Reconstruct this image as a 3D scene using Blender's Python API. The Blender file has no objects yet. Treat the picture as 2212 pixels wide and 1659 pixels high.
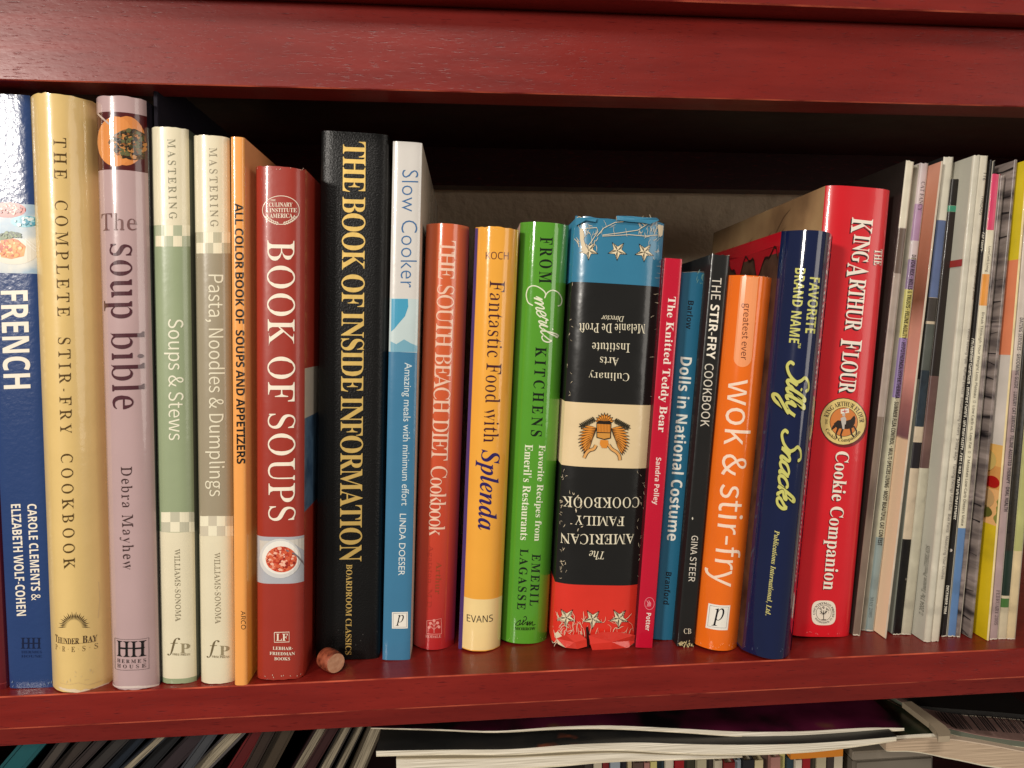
import bpy, bmesh, math, random, os
import numpy as np
from mathutils import Vector, Matrix
random.seed(7)
SC = bpy.context.scene
COL = SC.collection

# ------------------------------------------------------------------ camera
IW, IH, F = 2212.0, 1659.0, 1660.0           # picture measures (long side 2212), focal length in the same unit
PX, PY = 1180.0, 880.0                       # lens axis
def _n(v): return Vector(v).normalized()
AX = _n((18110 - PX, 650 - PY, F))           # shelf direction, camera space (right, down, forward)
_d = Vector((0, 725 - PY, F)); _d.x = -(AX.y * _d.y + AX.z * _d.z) / AX.x
AY = _d.normalized()                         # into the shelf
AZ = AX.cross(AY)                            # up or down
if AZ.y > 0: AZ = -AZ
HC = 0.175
def raydir(px, py):
    v = Vector((px - PX, py - PY, F))
    return Vector((v.dot(AX), v.dot(AY), v.dot(AZ)))
_r = raydir(1180, 1450)
CAM = Vector((0, -_r.y * (HC / -_r.z), HC))
def atY(px, py, Y):
    r = raydir(px, py); return CAM + r * ((Y - CAM.y) / r.y)
def atZ(px, py, Z=0.0):
    r = raydir(px, py); return CAM + r * ((Z - CAM.z) / r.z)
cd = bpy.data.cameras.new('camera'); cam = bpy.data.objects.new('camera', cd); COL.objects.link(cam)
SC.camera = cam
cd.sensor_fit = 'HORIZONTAL'; cd.sensor_width = 36; cd.lens = 36 * F / IW
cd.shift_x = (IW / 2 - PX) / IW; cd.shift_y = (PY - IH / 2) / IW
cd.clip_start = 0.01; cd.clip_end = 50
# columns: camera local axes (x right, y up, z back) in world
right = Vector((AX.x, AY.x, AZ.x)); down = Vector((AX.y, AY.y, AZ.y)); fwd = Vector((AX.z, AY.z, AZ.z))
M = Matrix((right, -down, -fwd)).transposed().to_4x4(); M.translation = CAM
cam.matrix_world = M

# ------------------------------------------------------------------ light
w = bpy.data.worlds.new('World'); SC.world = w; w.use_nodes = True
bg = w.node_tree.nodes['Background']; bg.inputs[0].default_value = (1.0, 0.90, 0.80, 1); bg.inputs[1].default_value = 0.20
def lamp(name, loc, target, size, energy, color, shape='DISK', size_y=None):
    l = bpy.data.lights.new(name, 'AREA'); l.shape = shape; l.size = size
    if size_y: l.size_y = size_y
    l.energy = energy; l.color = color
    o = bpy.data.objects.new(name, l); COL.objects.link(o); o.location = loc
    o.rotation_euler = (Vector(target) - Vector(loc)).to_track_quat('-Z', 'Y').to_euler()
    return o
lamp('ceiling_lamp', (-0.98, -1.24, 0.575), (0, 0, .15), 0.21, 19, (1.0, 0.93, 0.84))
lamp('room_lamp', (-0.2, -1.6, 1.6), (0.0, 0, .1), 0.55, 20, (1.0, 0.93, 0.84))
lamp('wall_fill', (2.9, -2.4, 0.38), (0.1, 0, .2), 1.8, 26, (1.0, 0.92, 0.82))  # unseen fill light, added to brighten the back wall
SC.view_settings.view_transform = 'Standard'; SC.view_settings.look = 'None'
SC.view_settings.exposure = -0.12; SC.view_settings.gamma = 1.0
SC.cycles.use_denoising = True
SC.cycles.max_bounces = 6

# ------------------------------------------------------------------ materials
def lin(c, k=1.0):
    o = []
    for v in c[:3]:
        v /= 255.0
        o.append(min(1, k * (v / 12.92 if v <= .04045 else ((v + .055) / 1.055) ** 2.4)))
    return (*o, 1)
_mc = {}
def mat(c, rough=.35, coat=0.0, metal=0.0, bump=0.0, bscale=300, spec=.5, fleck=0.0, name=None):
    """plain printed surface: colour with faint mottle and relief"""
    key = (tuple(c), rough, coat, metal, bump, bscale, spec, fleck)
    if key in _mc: return _mc[key]
    m = bpy.data.materials.new(name or 'print'); m.use_nodes = True
    nt = m.node_tree; b = nt.nodes['Principled BSDF']
    col = lin(c)
    tc = nt.nodes.new('ShaderNodeTexCoord')
    nz = nt.nodes.new('ShaderNodeTexNoise'); nz.inputs['Scale'].default_value = 45; nz.inputs['Detail'].default_value = 5
    nt.links.new(tc.outputs['Object'], nz.inputs['Vector'])
    mx = nt.nodes.new('ShaderNodeMix'); mx.data_type = 'RGBA'
    mx.inputs[6].default_value = tuple(v * .90 for v in col[:3]) + (1,)
    mx.inputs[7].default_value = tuple(min(1, v * 1.06 + .002) for v in col[:3]) + (1,)
    nt.links.new(nz.outputs['Fac'], mx.inputs[0])
    out = mx.outputs[2]
    if fleck:
        n2 = nt.nodes.new('ShaderNodeTexNoise'); n2.inputs['Scale'].default_value = 900; n2.inputs['Detail'].default_value = 3
        nt.links.new(tc.outputs['Object'], n2.inputs['Vector'])
        r = nt.nodes.new('ShaderNodeValToRGB'); r.color_ramp.elements[0].position = .68; r.color_ramp.elements[1].position = .75
        r.color_ramp.elements[1].color = (fleck, fleck, fleck, 1)
        nt.links.new(n2.outputs['Fac'], r.inputs[0])
        m2 = nt.nodes.new('ShaderNodeMix'); m2.data_type = 'RGBA'; m2.inputs[7].default_value = (.65, .58, .48, 1)
        nt.links.new(r.outputs[0], m2.inputs[0]); nt.links.new(out, m2.inputs[6]); out = m2.outputs[2]
    nt.links.new(out, b.inputs['Base Color'])
    b.inputs['Metallic'].default_value = metal
    b.inputs['Specular IOR Level'].default_value = spec
    b.inputs['Coat Weight'].default_value = coat; b.inputs['Coat Roughness'].default_value = .06
    if coat > .5: b.inputs['Specular IOR Level'].default_value = .3
    n3 = nt.nodes.new('ShaderNodeTexNoise'); n3.inputs['Scale'].default_value = 22; n3.inputs['Detail'].default_value = 6
    nt.links.new(tc.outputs['Object'], n3.inputs['Vector'])
    mr = nt.nodes.new('ShaderNodeMapRange'); mr.inputs['To Min'].default_value = max(.03, rough - .08); mr.inputs['To Max'].default_value = rough + .1
    nt.links.new(n3.outputs['Fac'], mr.inputs[0]); nt.links.new(mr.outputs[0], b.inputs['Roughness'])
    if bump:
        n4 = nt.nodes.new('ShaderNodeTexNoise'); n4.inputs['Scale'].default_value = bscale; n4.inputs['Detail'].default_value = 3
        nt.links.new(tc.outputs['Object'], n4.inputs['Vector'])
        bp = nt.nodes.new('ShaderNodeBump'); bp.inputs['Strength'].default_value = bump; bp.inputs['Distance'].default_value = .0006
        nt.links.new(n4.outputs['Fac'], bp.inputs['Height'])
        nt.links.new(bp.outputs[0], b.inputs['Normal'])
        nt.links.new(bp.outputs[0], b.inputs['Coat Normal'])
    _mc[key] = m; return m
def pic(cols, scale=120, rough=.3, stretch=(1, 1, 1), detail=4, name='picture', sharp=False, dist=0.0, coat=0.0):
    """printed picture: several colours mixed by noise"""
    key = ('pic', tuple(cols), scale, rough, stretch, detail, sharp, dist)
    if key in _mc: return _mc[key]
    m = bpy.data.materials.new(name); m.use_nodes = True
    nt = m.node_tree; b = nt.nodes['Principled BSDF']; b.inputs['Roughness'].default_value = rough
    b.inputs['Coat Weight'].default_value = coat
    tc = nt.nodes.new('ShaderNodeTexCoord'); mp = nt.nodes.new('ShaderNodeMapping'); mp.inputs['Scale'].default_value = stretch
    nt.links.new(tc.outputs['Object'], mp.inputs[0])
    nz = nt.nodes.new('ShaderNodeTexNoise'); nz.inputs['Scale'].default_value = scale; nz.inputs['Detail'].default_value = detail
    nz.inputs['Distortion'].default_value = dist
    nt.links.new(mp.outputs[0], nz.inputs['Vector'])
    r = nt.nodes.new('ShaderNodeValToRGB'); el = r.color_ramp.elements
    n = len(cols)
    for i, c in enumerate(cols):
        p = .5 if n == 1 else .33 + .36 * i / (n - 1)
        if i < 2: e = el[i]; e.position = p
        else: e = el.new(p)
        e.color = lin(c)
    if sharp: r.color_ramp.interpolation = 'CONSTANT'
    nt.links.new(nz.outputs['Fac'], r.inputs[0]); nt.links.new(r.outputs[0], b.inputs['Base Color'])
    _mc[key] = m; return m
def grad(stops, axis, lo, hi, rough=.3, wob=.0, coat=0.0, name='print'):
    """printed cover art that changes along one object axis; stops [(t, colour)]"""
    m = bpy.data.materials.new(name); m.use_nodes = True
    nt = m.node_tree; b = nt.nodes['Principled BSDF']; b.inputs['Roughness'].default_value = rough
    b.inputs['Coat Weight'].default_value = coat
    tc = nt.nodes.new('ShaderNodeTexCoord'); sp = nt.nodes.new('ShaderNodeSeparateXYZ'); nt.links.new(tc.outputs['Object'], sp.inputs[0])
    nz = nt.nodes.new('ShaderNodeTexNoise'); nz.inputs['Scale'].default_value = 60; nt.links.new(tc.outputs['Object'], nz.inputs['Vector'])
    mr = nt.nodes.new('ShaderNodeMapRange'); mr.inputs['From Min'].default_value = lo; mr.inputs['From Max'].default_value = hi
    nt.links.new(sp.outputs[axis], mr.inputs[0])
    ad = nt.nodes.new('ShaderNodeMath'); ad.operation = 'MULTIPLY_ADD'; ad.inputs[1].default_value = wob
    nt.links.new(nz.outputs['Fac'], ad.inputs[0]); nt.links.new(mr.outputs[0], ad.inputs[2])
    r = nt.nodes.new('ShaderNodeValToRGB'); el = r.color_ramp.elements
    for i, (t, c) in enumerate(stops):
        if i < 2: e = el[i]; e.position = t + wob * .5
        else: e = el.new(min(1, t + wob * .5))
        e.color = lin(c)
    nt.links.new(ad.outputs[0], r.inputs[0]); nt.links.new(r.outputs[0], b.inputs['Base Color'])
    return m
def wood(name, c1, c2, rough=.28, coat=.35):
    m = bpy.data.materials.new(name); m.use_nodes = True
    nt = m.node_tree; b = nt.nodes['Principled BSDF']
    tc = nt.nodes.new('ShaderNodeTexCoord')
    def noise(scale, st, det=4):
        mp = nt.nodes.new('ShaderNodeMapping'); mp.inputs['Scale'].default_value = st
        nt.links.new(tc.outputs['Object'], mp.inputs[0])
        n = nt.nodes.new('ShaderNodeTexNoise'); n.inputs['Scale'].default_value = scale; n.inputs['Detail'].default_value = det
        nt.links.new(mp.outputs[0], n.inputs['Vector']); return n.outputs['Fac']
    g = noise(14, (1, 9, 9), 6)
    mx = nt.nodes.new('ShaderNodeMix'); mx.data_type = 'RGBA'
    mx.inputs[6].default_value = lin(c1); mx.inputs[7].default_value = lin(c2)
    rr = nt.nodes.new('ShaderNodeMapRange'); rr.inputs['From Min'].default_value = .3; rr.inputs['From Max'].default_value = .7
    nt.links.new(g, rr.inputs[0]); nt.links.new(rr.outputs[0], mx.inputs[0])
    # open pores: short dark dashes along the board
    p = noise(150, (1, 9, 9), 2)
    pr = nt.nodes.new('ShaderNodeValToRGB'); pr.color_ramp.elements[0].position = .27; pr.color_ramp.elements[1].position = .40
    nt.links.new(p, pr.inputs[0])
    m2 = nt.nodes.new('ShaderNodeMix'); m2.data_type = 'RGBA'; m2.inputs[6].default_value = lin((92, 14, 14))
    nt.links.new(pr.outputs[0], m2.inputs[0]); nt.links.new(mx.outputs[2], m2.inputs[7])
    nt.links.new(m2.outputs[2], b.inputs['Base Color'])
    big = noise(30, (1, 1, 1), 5)
    mr = nt.nodes.new('ShaderNodeMapRange'); mr.inputs['To Min'].default_value = rough - .08; mr.inputs['To Max'].default_value = rough + .14
    nt.links.new(big, mr.inputs[0]); nt.links.new(mr.outputs[0], b.inputs['Roughness'])
    b.inputs['Specular IOR Level'].default_value = .3; b.inputs['Coat Weight'].default_value = coat; b.inputs['Coat Roughness'].default_value = .22
    bp = nt.nodes.new('ShaderNodeBump'); bp.inputs['Strength'].default_value = .22; bp.inputs['Distance'].default_value = .0003
    nt.links.new(pr.outputs[0], bp.inputs['Height'])
    bp2 = nt.nodes.new('ShaderNodeBump'); bp2.inputs['Strength'].default_value = .18; bp2.inputs['Distance'].default_value = .0003
    nt.links.new(noise(220, (1, 2, 2), 3), bp2.inputs['Height']); nt.links.new(bp.outputs[0], bp2.inputs['Normal'])
    nt.links.new(bp2.outputs[0], b.inputs['Normal']); nt.links.new(bp2.outputs[0], b.inputs['Coat Normal'])
    return m
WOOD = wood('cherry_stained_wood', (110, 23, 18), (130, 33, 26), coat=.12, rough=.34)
WOODD = wood('shade_dark_wood', (48, 12, 12), (60, 14, 14), rough=.45, coat=.05)  # darker copy of the case wood, recess shade put into its colour
WORN = mat((205, 96, 62), rough=.35)
def pages_mat():
    m = bpy.data.materials.new('page_edges'); m.use_nodes = True
    nt = m.node_tree; b = nt.nodes['Principled BSDF']; b.inputs['Roughness'].default_value = .7
    tc = nt.nodes.new('ShaderNodeTexCoord'); mp = nt.nodes.new('ShaderNodeMapping'); mp.inputs['Scale'].default_value = (1, .05, .02)
    nt.links.new(tc.outputs['Object'], mp.inputs[0])
    n = nt.nodes.new('ShaderNodeTexNoise'); n.inputs['Scale'].default_value = 1800; n.inputs['Detail'].default_value = 2
    nt.links.new(mp.outputs[0], n.inputs['Vector'])
    r = nt.nodes.new('ShaderNodeValToRGB'); r.color_ramp.elements[0].position = .35; r.color_ramp.elements[1].position = .6
    r.color_ramp.elements[0].color = lin((165, 150, 125)); r.color_ramp.elements[1].color = lin((226, 214, 192))
    nt.links.new(n.outputs['Fac'], r.inputs[0]); nt.links.new(r.outputs[0], b.inputs['Base Color'])
    return m
PAGES = pages_mat()
def stack_pages_mat():
    m = PAGES.copy(); m.name = 'stacked_page_edges'
    for n in m.node_tree.nodes:
        if n.type == 'MAPPING': n.inputs['Scale'].default_value = (.012, .02, 2.4)
        if n.type == 'VALTORGB': n.color_ramp.elements[0].color = lin((170, 160, 140)); n.color_ramp.elements[1].color = lin((240, 232, 214))
    return m
PAGESH = stack_pages_mat()

SHADED = PAGES.copy(); SHADED.name = 'shaded_page_edges'  # page edges darkened, lower-shelf shade put into the colour
for _q in SHADED.node_tree.nodes:
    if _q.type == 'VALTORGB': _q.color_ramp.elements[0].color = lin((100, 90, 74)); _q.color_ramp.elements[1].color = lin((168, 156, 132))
DARKH = PAGESH.copy(); DARKH.name = 'dark_stacked_page_edges'  # darker, pinkish copy of the stacked page edges
for _q in DARKH.node_tree.nodes:
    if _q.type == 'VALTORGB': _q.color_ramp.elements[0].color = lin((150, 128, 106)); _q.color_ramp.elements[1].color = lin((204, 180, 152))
# ------------------------------------------------------------------ object helpers
def link(name, me, m=None, parent=None):
    o = bpy.data.objects.new(name, me); COL.objects.link(o)
    if m is not None:
        for q in (m if isinstance(m, (list, tuple)) else [m]): me.materials.append(q)
    if parent: o.parent = parent
    return o
def obj(name, bm, m, parent=None, smooth=False):
    me = bpy.data.meshes.new(name); bm.to_mesh(me); bm.free()
    if smooth:
        for p in me.polygons: p.use_smooth = True
    return link(name, me, m, parent)
def tag(o, label, cat, group=None, kind=None):
    if label: o['label'] = label
    if cat: o['category'] = cat
    if group: o['group'] = group
    if kind: o['kind'] = kind
    return o
def empty(name, loc=(0, 0, 0)):
    o = bpy.data.objects.new(name, None); COL.objects.link(o); o.location = loc; o.empty_display_size = .02; return o
def box_bm(x0, x1, y0, y1, z0, z1, bev=0.0, seg=1):
    bm = bmesh.new(); bmesh.ops.create_cube(bm, size=1)
    for v in bm.verts:
        v.co = Vector((x0 if v.co.x < 0 else x1, y0 if v.co.y < 0 else y1, z0 if v.co.z < 0 else z1))
    if bev: bmesh.ops.bevel(bm, geom=bm.edges[:], offset=bev, segments=seg, affect='EDGES')
    return bm

# ------------------------------------------------------------------ lettering
_fd = os.path.join(bpy.utils.resource_path('LOCAL'), 'datafiles', 'fonts')
def _font(fn):
    for base in (_fd, os.path.join(bpy.utils.system_resource('DATAFILES'), 'fonts')):
        try: return bpy.data.fonts.load(os.path.join(base, fn))
        except Exception: pass
    return None
MATHF = _font('NotoSansMath-Regular.woff2'); LIGHTF = _font('Noto Sans CJK Regular.woff2'); INTER = _font('Inter.woff2')
def _map(s, up, lo):
    if MATHF is None: return s
    o = ''
    for ch in s:
        if 'A' <= ch <= 'Z': o += chr(up + ord(ch) - 65)
        elif 'a' <= ch <= 'z': o += '\u210E' if (lo == 0x1D44E and ch == 'h') else chr(lo + ord(ch) - 97)
        elif '0' <= ch <= '9' and up in (0x1D400, 0x1D5D4, 0x1D670): o += chr({0x1D400: 0x1D7CE, 0x1D5D4: 0x1D7EC, 0x1D670: 0x1D7F6}[up] + ord(ch) - 48)
        else: o += ch
    return o
STY = {'sans': (None, None, 0), 'noto': ('M', None, 0), 'light': ('L', None, 0), 'bsans': ('M', (0x1D5D4, 0x1D5EE), 0),
       'bserif': ('M', (0x1D400, 0x1D41A), 0), 'serif': ('M', (0x1D400, 0x1D41A), .34), 'ital': ('M', (0x1D434, 0x1D44E), 0),
       'bital': ('M', (0x1D468, 0x1D482), 0), 'slab': ('M', (0x1D670, 0x1D68A), 0)}
def loops_of(body, font, spacing, offset=0):
    cu = bpy.data.curves.new('t', 'FONT'); cu.body = body; cu.resolution_u = 3
    if font: cu.font = font
    cu.space_character = spacing; cu.fill_mode = 'NONE'; cu.offset = offset
    o = bpy.data.objects.new('t', cu); me = o.to_mesh()
    n = len(me.vertices); co = [(v.co.x, v.co.y) for v in me.vertices]
    nb = [[] for _ in range(n)]
    for e in me.edges: a, b = e.vertices; nb[a].append(b); nb[b].append(a)
    seen = [False] * n; L = []
    for s in range(n):
        if seen[s] or not nb[s]: continue
        lp = [s]; seen[s] = True; cur = s
        while True:
            nx = [k for k in nb[cur] if not seen[k]]
            if not nx: break
            cur = nx[0]; seen[cur] = True; lp.append(cur)
        if len(lp) > 2: L.append([co[i] for i in lp])
    o.to_mesh_clear(); bpy.data.objects.remove(o); bpy.data.curves.remove(cu)
    return L
def thin(L, k):
    """make every stroke thinner by the fraction k, so that a bold face becomes a regular one"""
    L = [[p for i, p in enumerate(lp) if math.dist(p, lp[i - 1]) > 1e-4] for lp in L]
    L = [lp for lp in L if len(lp) > 2]
    A = np.array([p for lp in L for p in lp]); B = np.array([lp[(i + 1) % len(lp)] for lp in L for i in range(len(lp))])
    D = B - A; ln = np.linalg.norm(D, axis=1, keepdims=True); D = D / ln
    N = np.stack([-D[:, 1], D[:, 0]], 1); Mi = (A + B) / 2
    def cross(O, Dr):
        res = []
        E = B - A
        for o, d in zip(O, Dr):
            den = d[0] * E[:, 1] - d[1] * E[:, 0]
            den = np.where(abs(den) < 1e-12, 1e-12, den)
            ao = A - o
            t = (ao[:, 0] * E[:, 1] - ao[:, 1] * E[:, 0]) / den
            s = (ao[:, 0] * d[1] - ao[:, 1] * d[0]) / den
            ok = (s >= 0) & (s < 1) & (t > 1e-5)
            res.append(t[ok])
        return res
    hit = cross(Mi + N * 1e-5, N)
    sgn = np.array([1 if len(h) % 2 == 1 else -1 for h in hit])
    N = N * sgn[:, None]
    hit = cross(Mi + N * 1e-5, N)
    off = np.array([(h.min() if len(h) else 0) for h in hit]); off = np.where(off < .17, off, 0) * k / 2
    off = np.where(off / (k / 2) < .05, off * .35, off)
    out = []; i0 = 0
    for lp in L:
        n = len(lp); q = []
        for i in range(n):
            a = i0 + (i - 1) % n; b = i0 + i
            n1, n2, o1, o2 = N[a], N[b], off[a], off[b]
            det = n1[0] * n2[1] - n1[1] * n2[0]
            if abs(det) > .35: d = np.array([(o1 * n2[1] - o2 * n1[1]) / det, (n1[0] * o2 - n2[0] * o1) / det])
            else: d = (n1 + n2) / 2 * (o1 + o2) / 2
            q.append((lp[i][0] + d[0], lp[i][1] + d[1]))
        out.append(q); i0 += n
    return out
def _inside(p, lp):
    c = False; x, y = p; n = len(lp)
    for i in range(n):
        x1, y1 = lp[i]; x2, y2 = lp[i - 1]
        if (y1 > y) != (y2 > y) and x < (x2 - x1) * (y - y1) / (y2 - y1) + x1: c = not c
    return c
def _area(lp): return sum(lp[i - 1][0] * lp[i][1] - lp[i][0] * lp[i - 1][1] for i in range(len(lp))) / 2
def groups(L):
    """outer outlines with their holes (holes turn the other way round)"""
    if not L: return []
    big = max(L, key=lambda l: abs(_area(l))); sg = 1
    # orientation of outlines: an outline that lies inside nothing
    for lp in sorted(L, key=lambda l: -abs(_area(l))):
        sg = 1 if _area(lp) > 0 else -1; break
    outer = [l for l in L if _area(l) * sg > 0]; holes = [l for l in L if _area(l) * sg < 0]
    G = [[o] for o in outer]
    for h in holes:
        c = [g for g in G if _inside(h[0], g[0])]
        if c: min(c, key=lambda g: abs(_area(g[0]))).append(h)
    return G
def fill(G):
    vs = []; fs = []
    for g in G:
        cu = bpy.data.curves.new('f', 'CURVE'); cu.dimensions = '2D'; cu.fill_mode = 'BOTH'
        for lp in g:
            s = cu.splines.new('POLY'); s.points.add(len(lp) - 1)
            for i, p in enumerate(lp): s.points[i].co = (p[0], p[1], 0, 1)
            s.use_cyclic_u = True
        o = bpy.data.objects.new('f', cu); me = o.to_mesh(); b = len(vs)
        vs += [(v.co.x, v.co.y) for v in me.vertices]; fs += [tuple(q + b for q in p.vertices) for p in me.polygons]
        o.to_mesh_clear(); bpy.data.objects.remove(o); bpy.data.curves.remove(cu)
    return vs, fs
_tc = {}
def glyphs(s, style, spacing=1.0, k=None):
    """s: text, or [(text, scale, dy)] for capitals of two sizes; returns vertices scaled to a 0..1 box and faces"""
    key = (str(s), style, spacing, k)
    if key in _tc: return _tc[key]
    fn, mp, th = STY[style]; font = {'M': MATHF, 'L': LIGHTF, None: None}[fn]
    if k is not None: th = k
    segs = [(s, 1, 0)] if isinstance(s, str) else s
    L = []; x = 0
    for t, sc, dy in segs:
        if t == ' ': x += .25; continue
        body = _map(t.replace('•', '\u2219').replace('·', '\u22c5').replace('®', '').replace('»', '>'), *mp) if mp else t
        l = loops_of(body, font, spacing)
        l = [thin(g, th) if th else g for g in groups(l)]
        m0 = min(p[0] for g in l for lp in g for p in lp); m1 = max(p[0] for g in l for lp in g for p in lp)
        L += [[[((p[0] - m0) * sc + x, p[1] * sc + dy) for p in lp] for lp in g] for g in l]; x += (m1 - m0) * sc + .045
    vs, fs = fill(L)
    x0 = min(v[0] for v in vs); x1 = max(v[0] for v in vs); y0 = min(v[1] for v in vs); y1 = max(v[1] for v in vs)
    vs = [((v[0] - x0) / (x1 - x0), (v[1] - y0) / (y1 - y0)) for v in vs]
    _tc[key] = (vs, fs); return vs, fs
def smooth_path(pts, n=6, closed=False):
    P = [Vector(p) for p in pts]; out = []
    m = len(P)
    for i in range(m if closed else m - 1):
        if closed: a, b, c, d = P[(i - 1) % m], P[i], P[(i + 1) % m], P[(i + 2) % m]
        else: a, b, c, d = P[max(0, i - 1)], P[i], P[i + 1], P[min(m - 1, i + 2)]
        for j in range(n):
            t = j / n
            out.append(.5 * ((2 * b) + (c - a) * t + (2 * a - 5 * b + 4 * c - d) * t * t + (3 * b - a - 3 * c + d) * t ** 3))
    if not closed: out.append(P[-1])
    return out
def stroke_polys(path, w0, taper=True):
    """ribbon with round-ish ends as quads (vertices, faces)"""
    vs = []; fs = []; n = len(path)
    for i, p in enumerate(path):
        d = (path[min(n - 1, i + 1)] - path[max(0, i - 1)]);
        if d.length < 1e-9: d = Vector((1, 0))
        d.normalize(); nn = Vector((-d.y, d.x))
        t = min(i, n - 1 - i); ww = w0 * (.45 if t == 0 else .8 if t == 1 else 1) if taper else w0
        vs += [tuple(p + nn * ww / 2), tuple(p - nn * ww / 2)]
        if i: a = 2 * i; fs.append((a - 2, a - 1, a + 1, a))
    return vs, fs
# casual script alphabet, centre lines (x, y), x-height 1
SCR = {
 'S': ([[(1.35, 1.9), (1.05, 2.3), (.6, 2.2), (.48, 1.75), (.85, 1.3), (1.1, .8), (.88, .2), (.38, -.05), (0, .2), (.04, .55)]], 1.12),
 'i': ([[(0, .25), (.25, .95), (.2, .3), (.35, .02), (.65, .3)], [(.36, 1.35), (.40, 1.5)]], .55),
 'l': ([[(0, .3), (.35, 1.0), (.5, 1.75), (.38, 2.0), (.25, 1.6), (.22, .5), (.35, .02), (.65, .3)]], .55),
 'y': ([[(0, .4), (.18, .95), (.2, .3), (.42, .05), (.75, .35), (.85, .95), (.75, 0), (.55, -.8), (.2, -1.0), (.1, -.65), (.5, -.2), (1.0, .3)]], .95),
 'n': ([[(0, .3), (.2, .95), (.2, .05), (.35, .7), (.6, .97), (.75, .75), (.72, .2), (.85, .02), (1.1, .3)]], 1.0),
 'm': ([[(0, .3), (.2, .95), (.2, .05), (.35, .7), (.55, .97), (.65, .7), (.62, .05), (.8, .7), (1.0, .97), (1.1, .7), (1.08, .2), (1.2, .02), (1.45, .3)]], 1.35),
 'a': ([[(.8, .85), (.5, .98), (.15, .7), (.12, .2), (.35, .02), (.65, .3), (.82, .92), (.76, .25), (.88, .02), (1.15, .3)]], 1.05),
 'c': ([[(.65, .75), (.5, .98), (.2, .8), (.08, .35), (.25, .03), (.55, .08), (.85, .35)]], .75),
 'k': ([[(0, .3), (.4, 1.1), (.5, 1.75), (.38, 2.0), (.25, 1.6), (.2, .02), (.35, .7), (.65, .98), (.7, .7), (.35, .5), (.6, .15), (.75, .02), (1.0, .3)]], .9),
 's': ([[(0, .25), (.35, .8), (.4, 1.05), (.62, .6), (.55, .12), (.25, .02), (.08, .2)]], .8),
 'e': ([[(0, .3), (.45, .55), (.5, .9), (.3, .98), (.12, .6), (.2, .1), (.45, .03), (.75, .35)]], .65),
 'r': ([[(0, .3), (.25, 1.1), (.35, .85), (.6, .85), (.5, .3), (.6, .03), (.85, .3)]], .75),
 "'": ([[(.1, 1.9), (.05, 1.55)]], .15),
 'E': ([[(1.5, 2.3), (1.3, 2.75), (.8, 2.7), (.5, 2.2), (.75, 1.75), (1.0, 1.6), (.55, 1.5), (.1, 1.0), (.05, .3), (.5, -.2), (1.2, -.05), (1.6, .4)]], 1.55),
}
def script(word, w0=.18, slant=.25):
    V = []; Fc = []; x = 0
    for ch in word:
        if ch == ' ': x += .6; continue
        st, adv = SCR[ch]
        for pts in st:
            pa = smooth_path([(p[0] + x + p[1] * slant, p[1]) for p in pts], 6)
            v, f = stroke_polys(pa, w0); b = len(V); V += v; Fc += [tuple(q + b for q in g) for g in f]
        x += adv * .92
    x0 = min(v[0] for v in V); x1 = max(v[0] for v in V); y0 = min(v[1] for v in V); y1 = max(v[1] for v in V)
    return [((v[0] - x0) / (x1 - x0), (v[1] - y0) / (y1 - y0)) for v in V], Fc

# crop frames used when measuring the photograph: (x, y) of a crop -> picture
CR = {0: (1, 0, 0), 'A': (.41674, 0, 165.9), 2: (.5, 0, 829.5), 3: (.41674, 497.7, 258), 4: (.4834, 497.7, 857.2), 5: (.30547, 995.4, 442.4),
      6: (.32232, 995.4, 903.3), 7: (.2944, 1382.6, 479.3), 8: (.31106, 1382.6, 921.7), 9: (.25549, 1843.4, 313.4),
      10: (.22223, 1843.4, 700.5), 11: (.24448, 1843.4, 1032.3), 'L': (.375, 0, 1474.7), 'M': (.33335, 737.4, 1474.7), 'R': (.33335, 1474.7, 1474.7)}
def cr(k, x, y):
    s, a, b = CR[k]; return (x * s + a, y * s + b)

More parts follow.
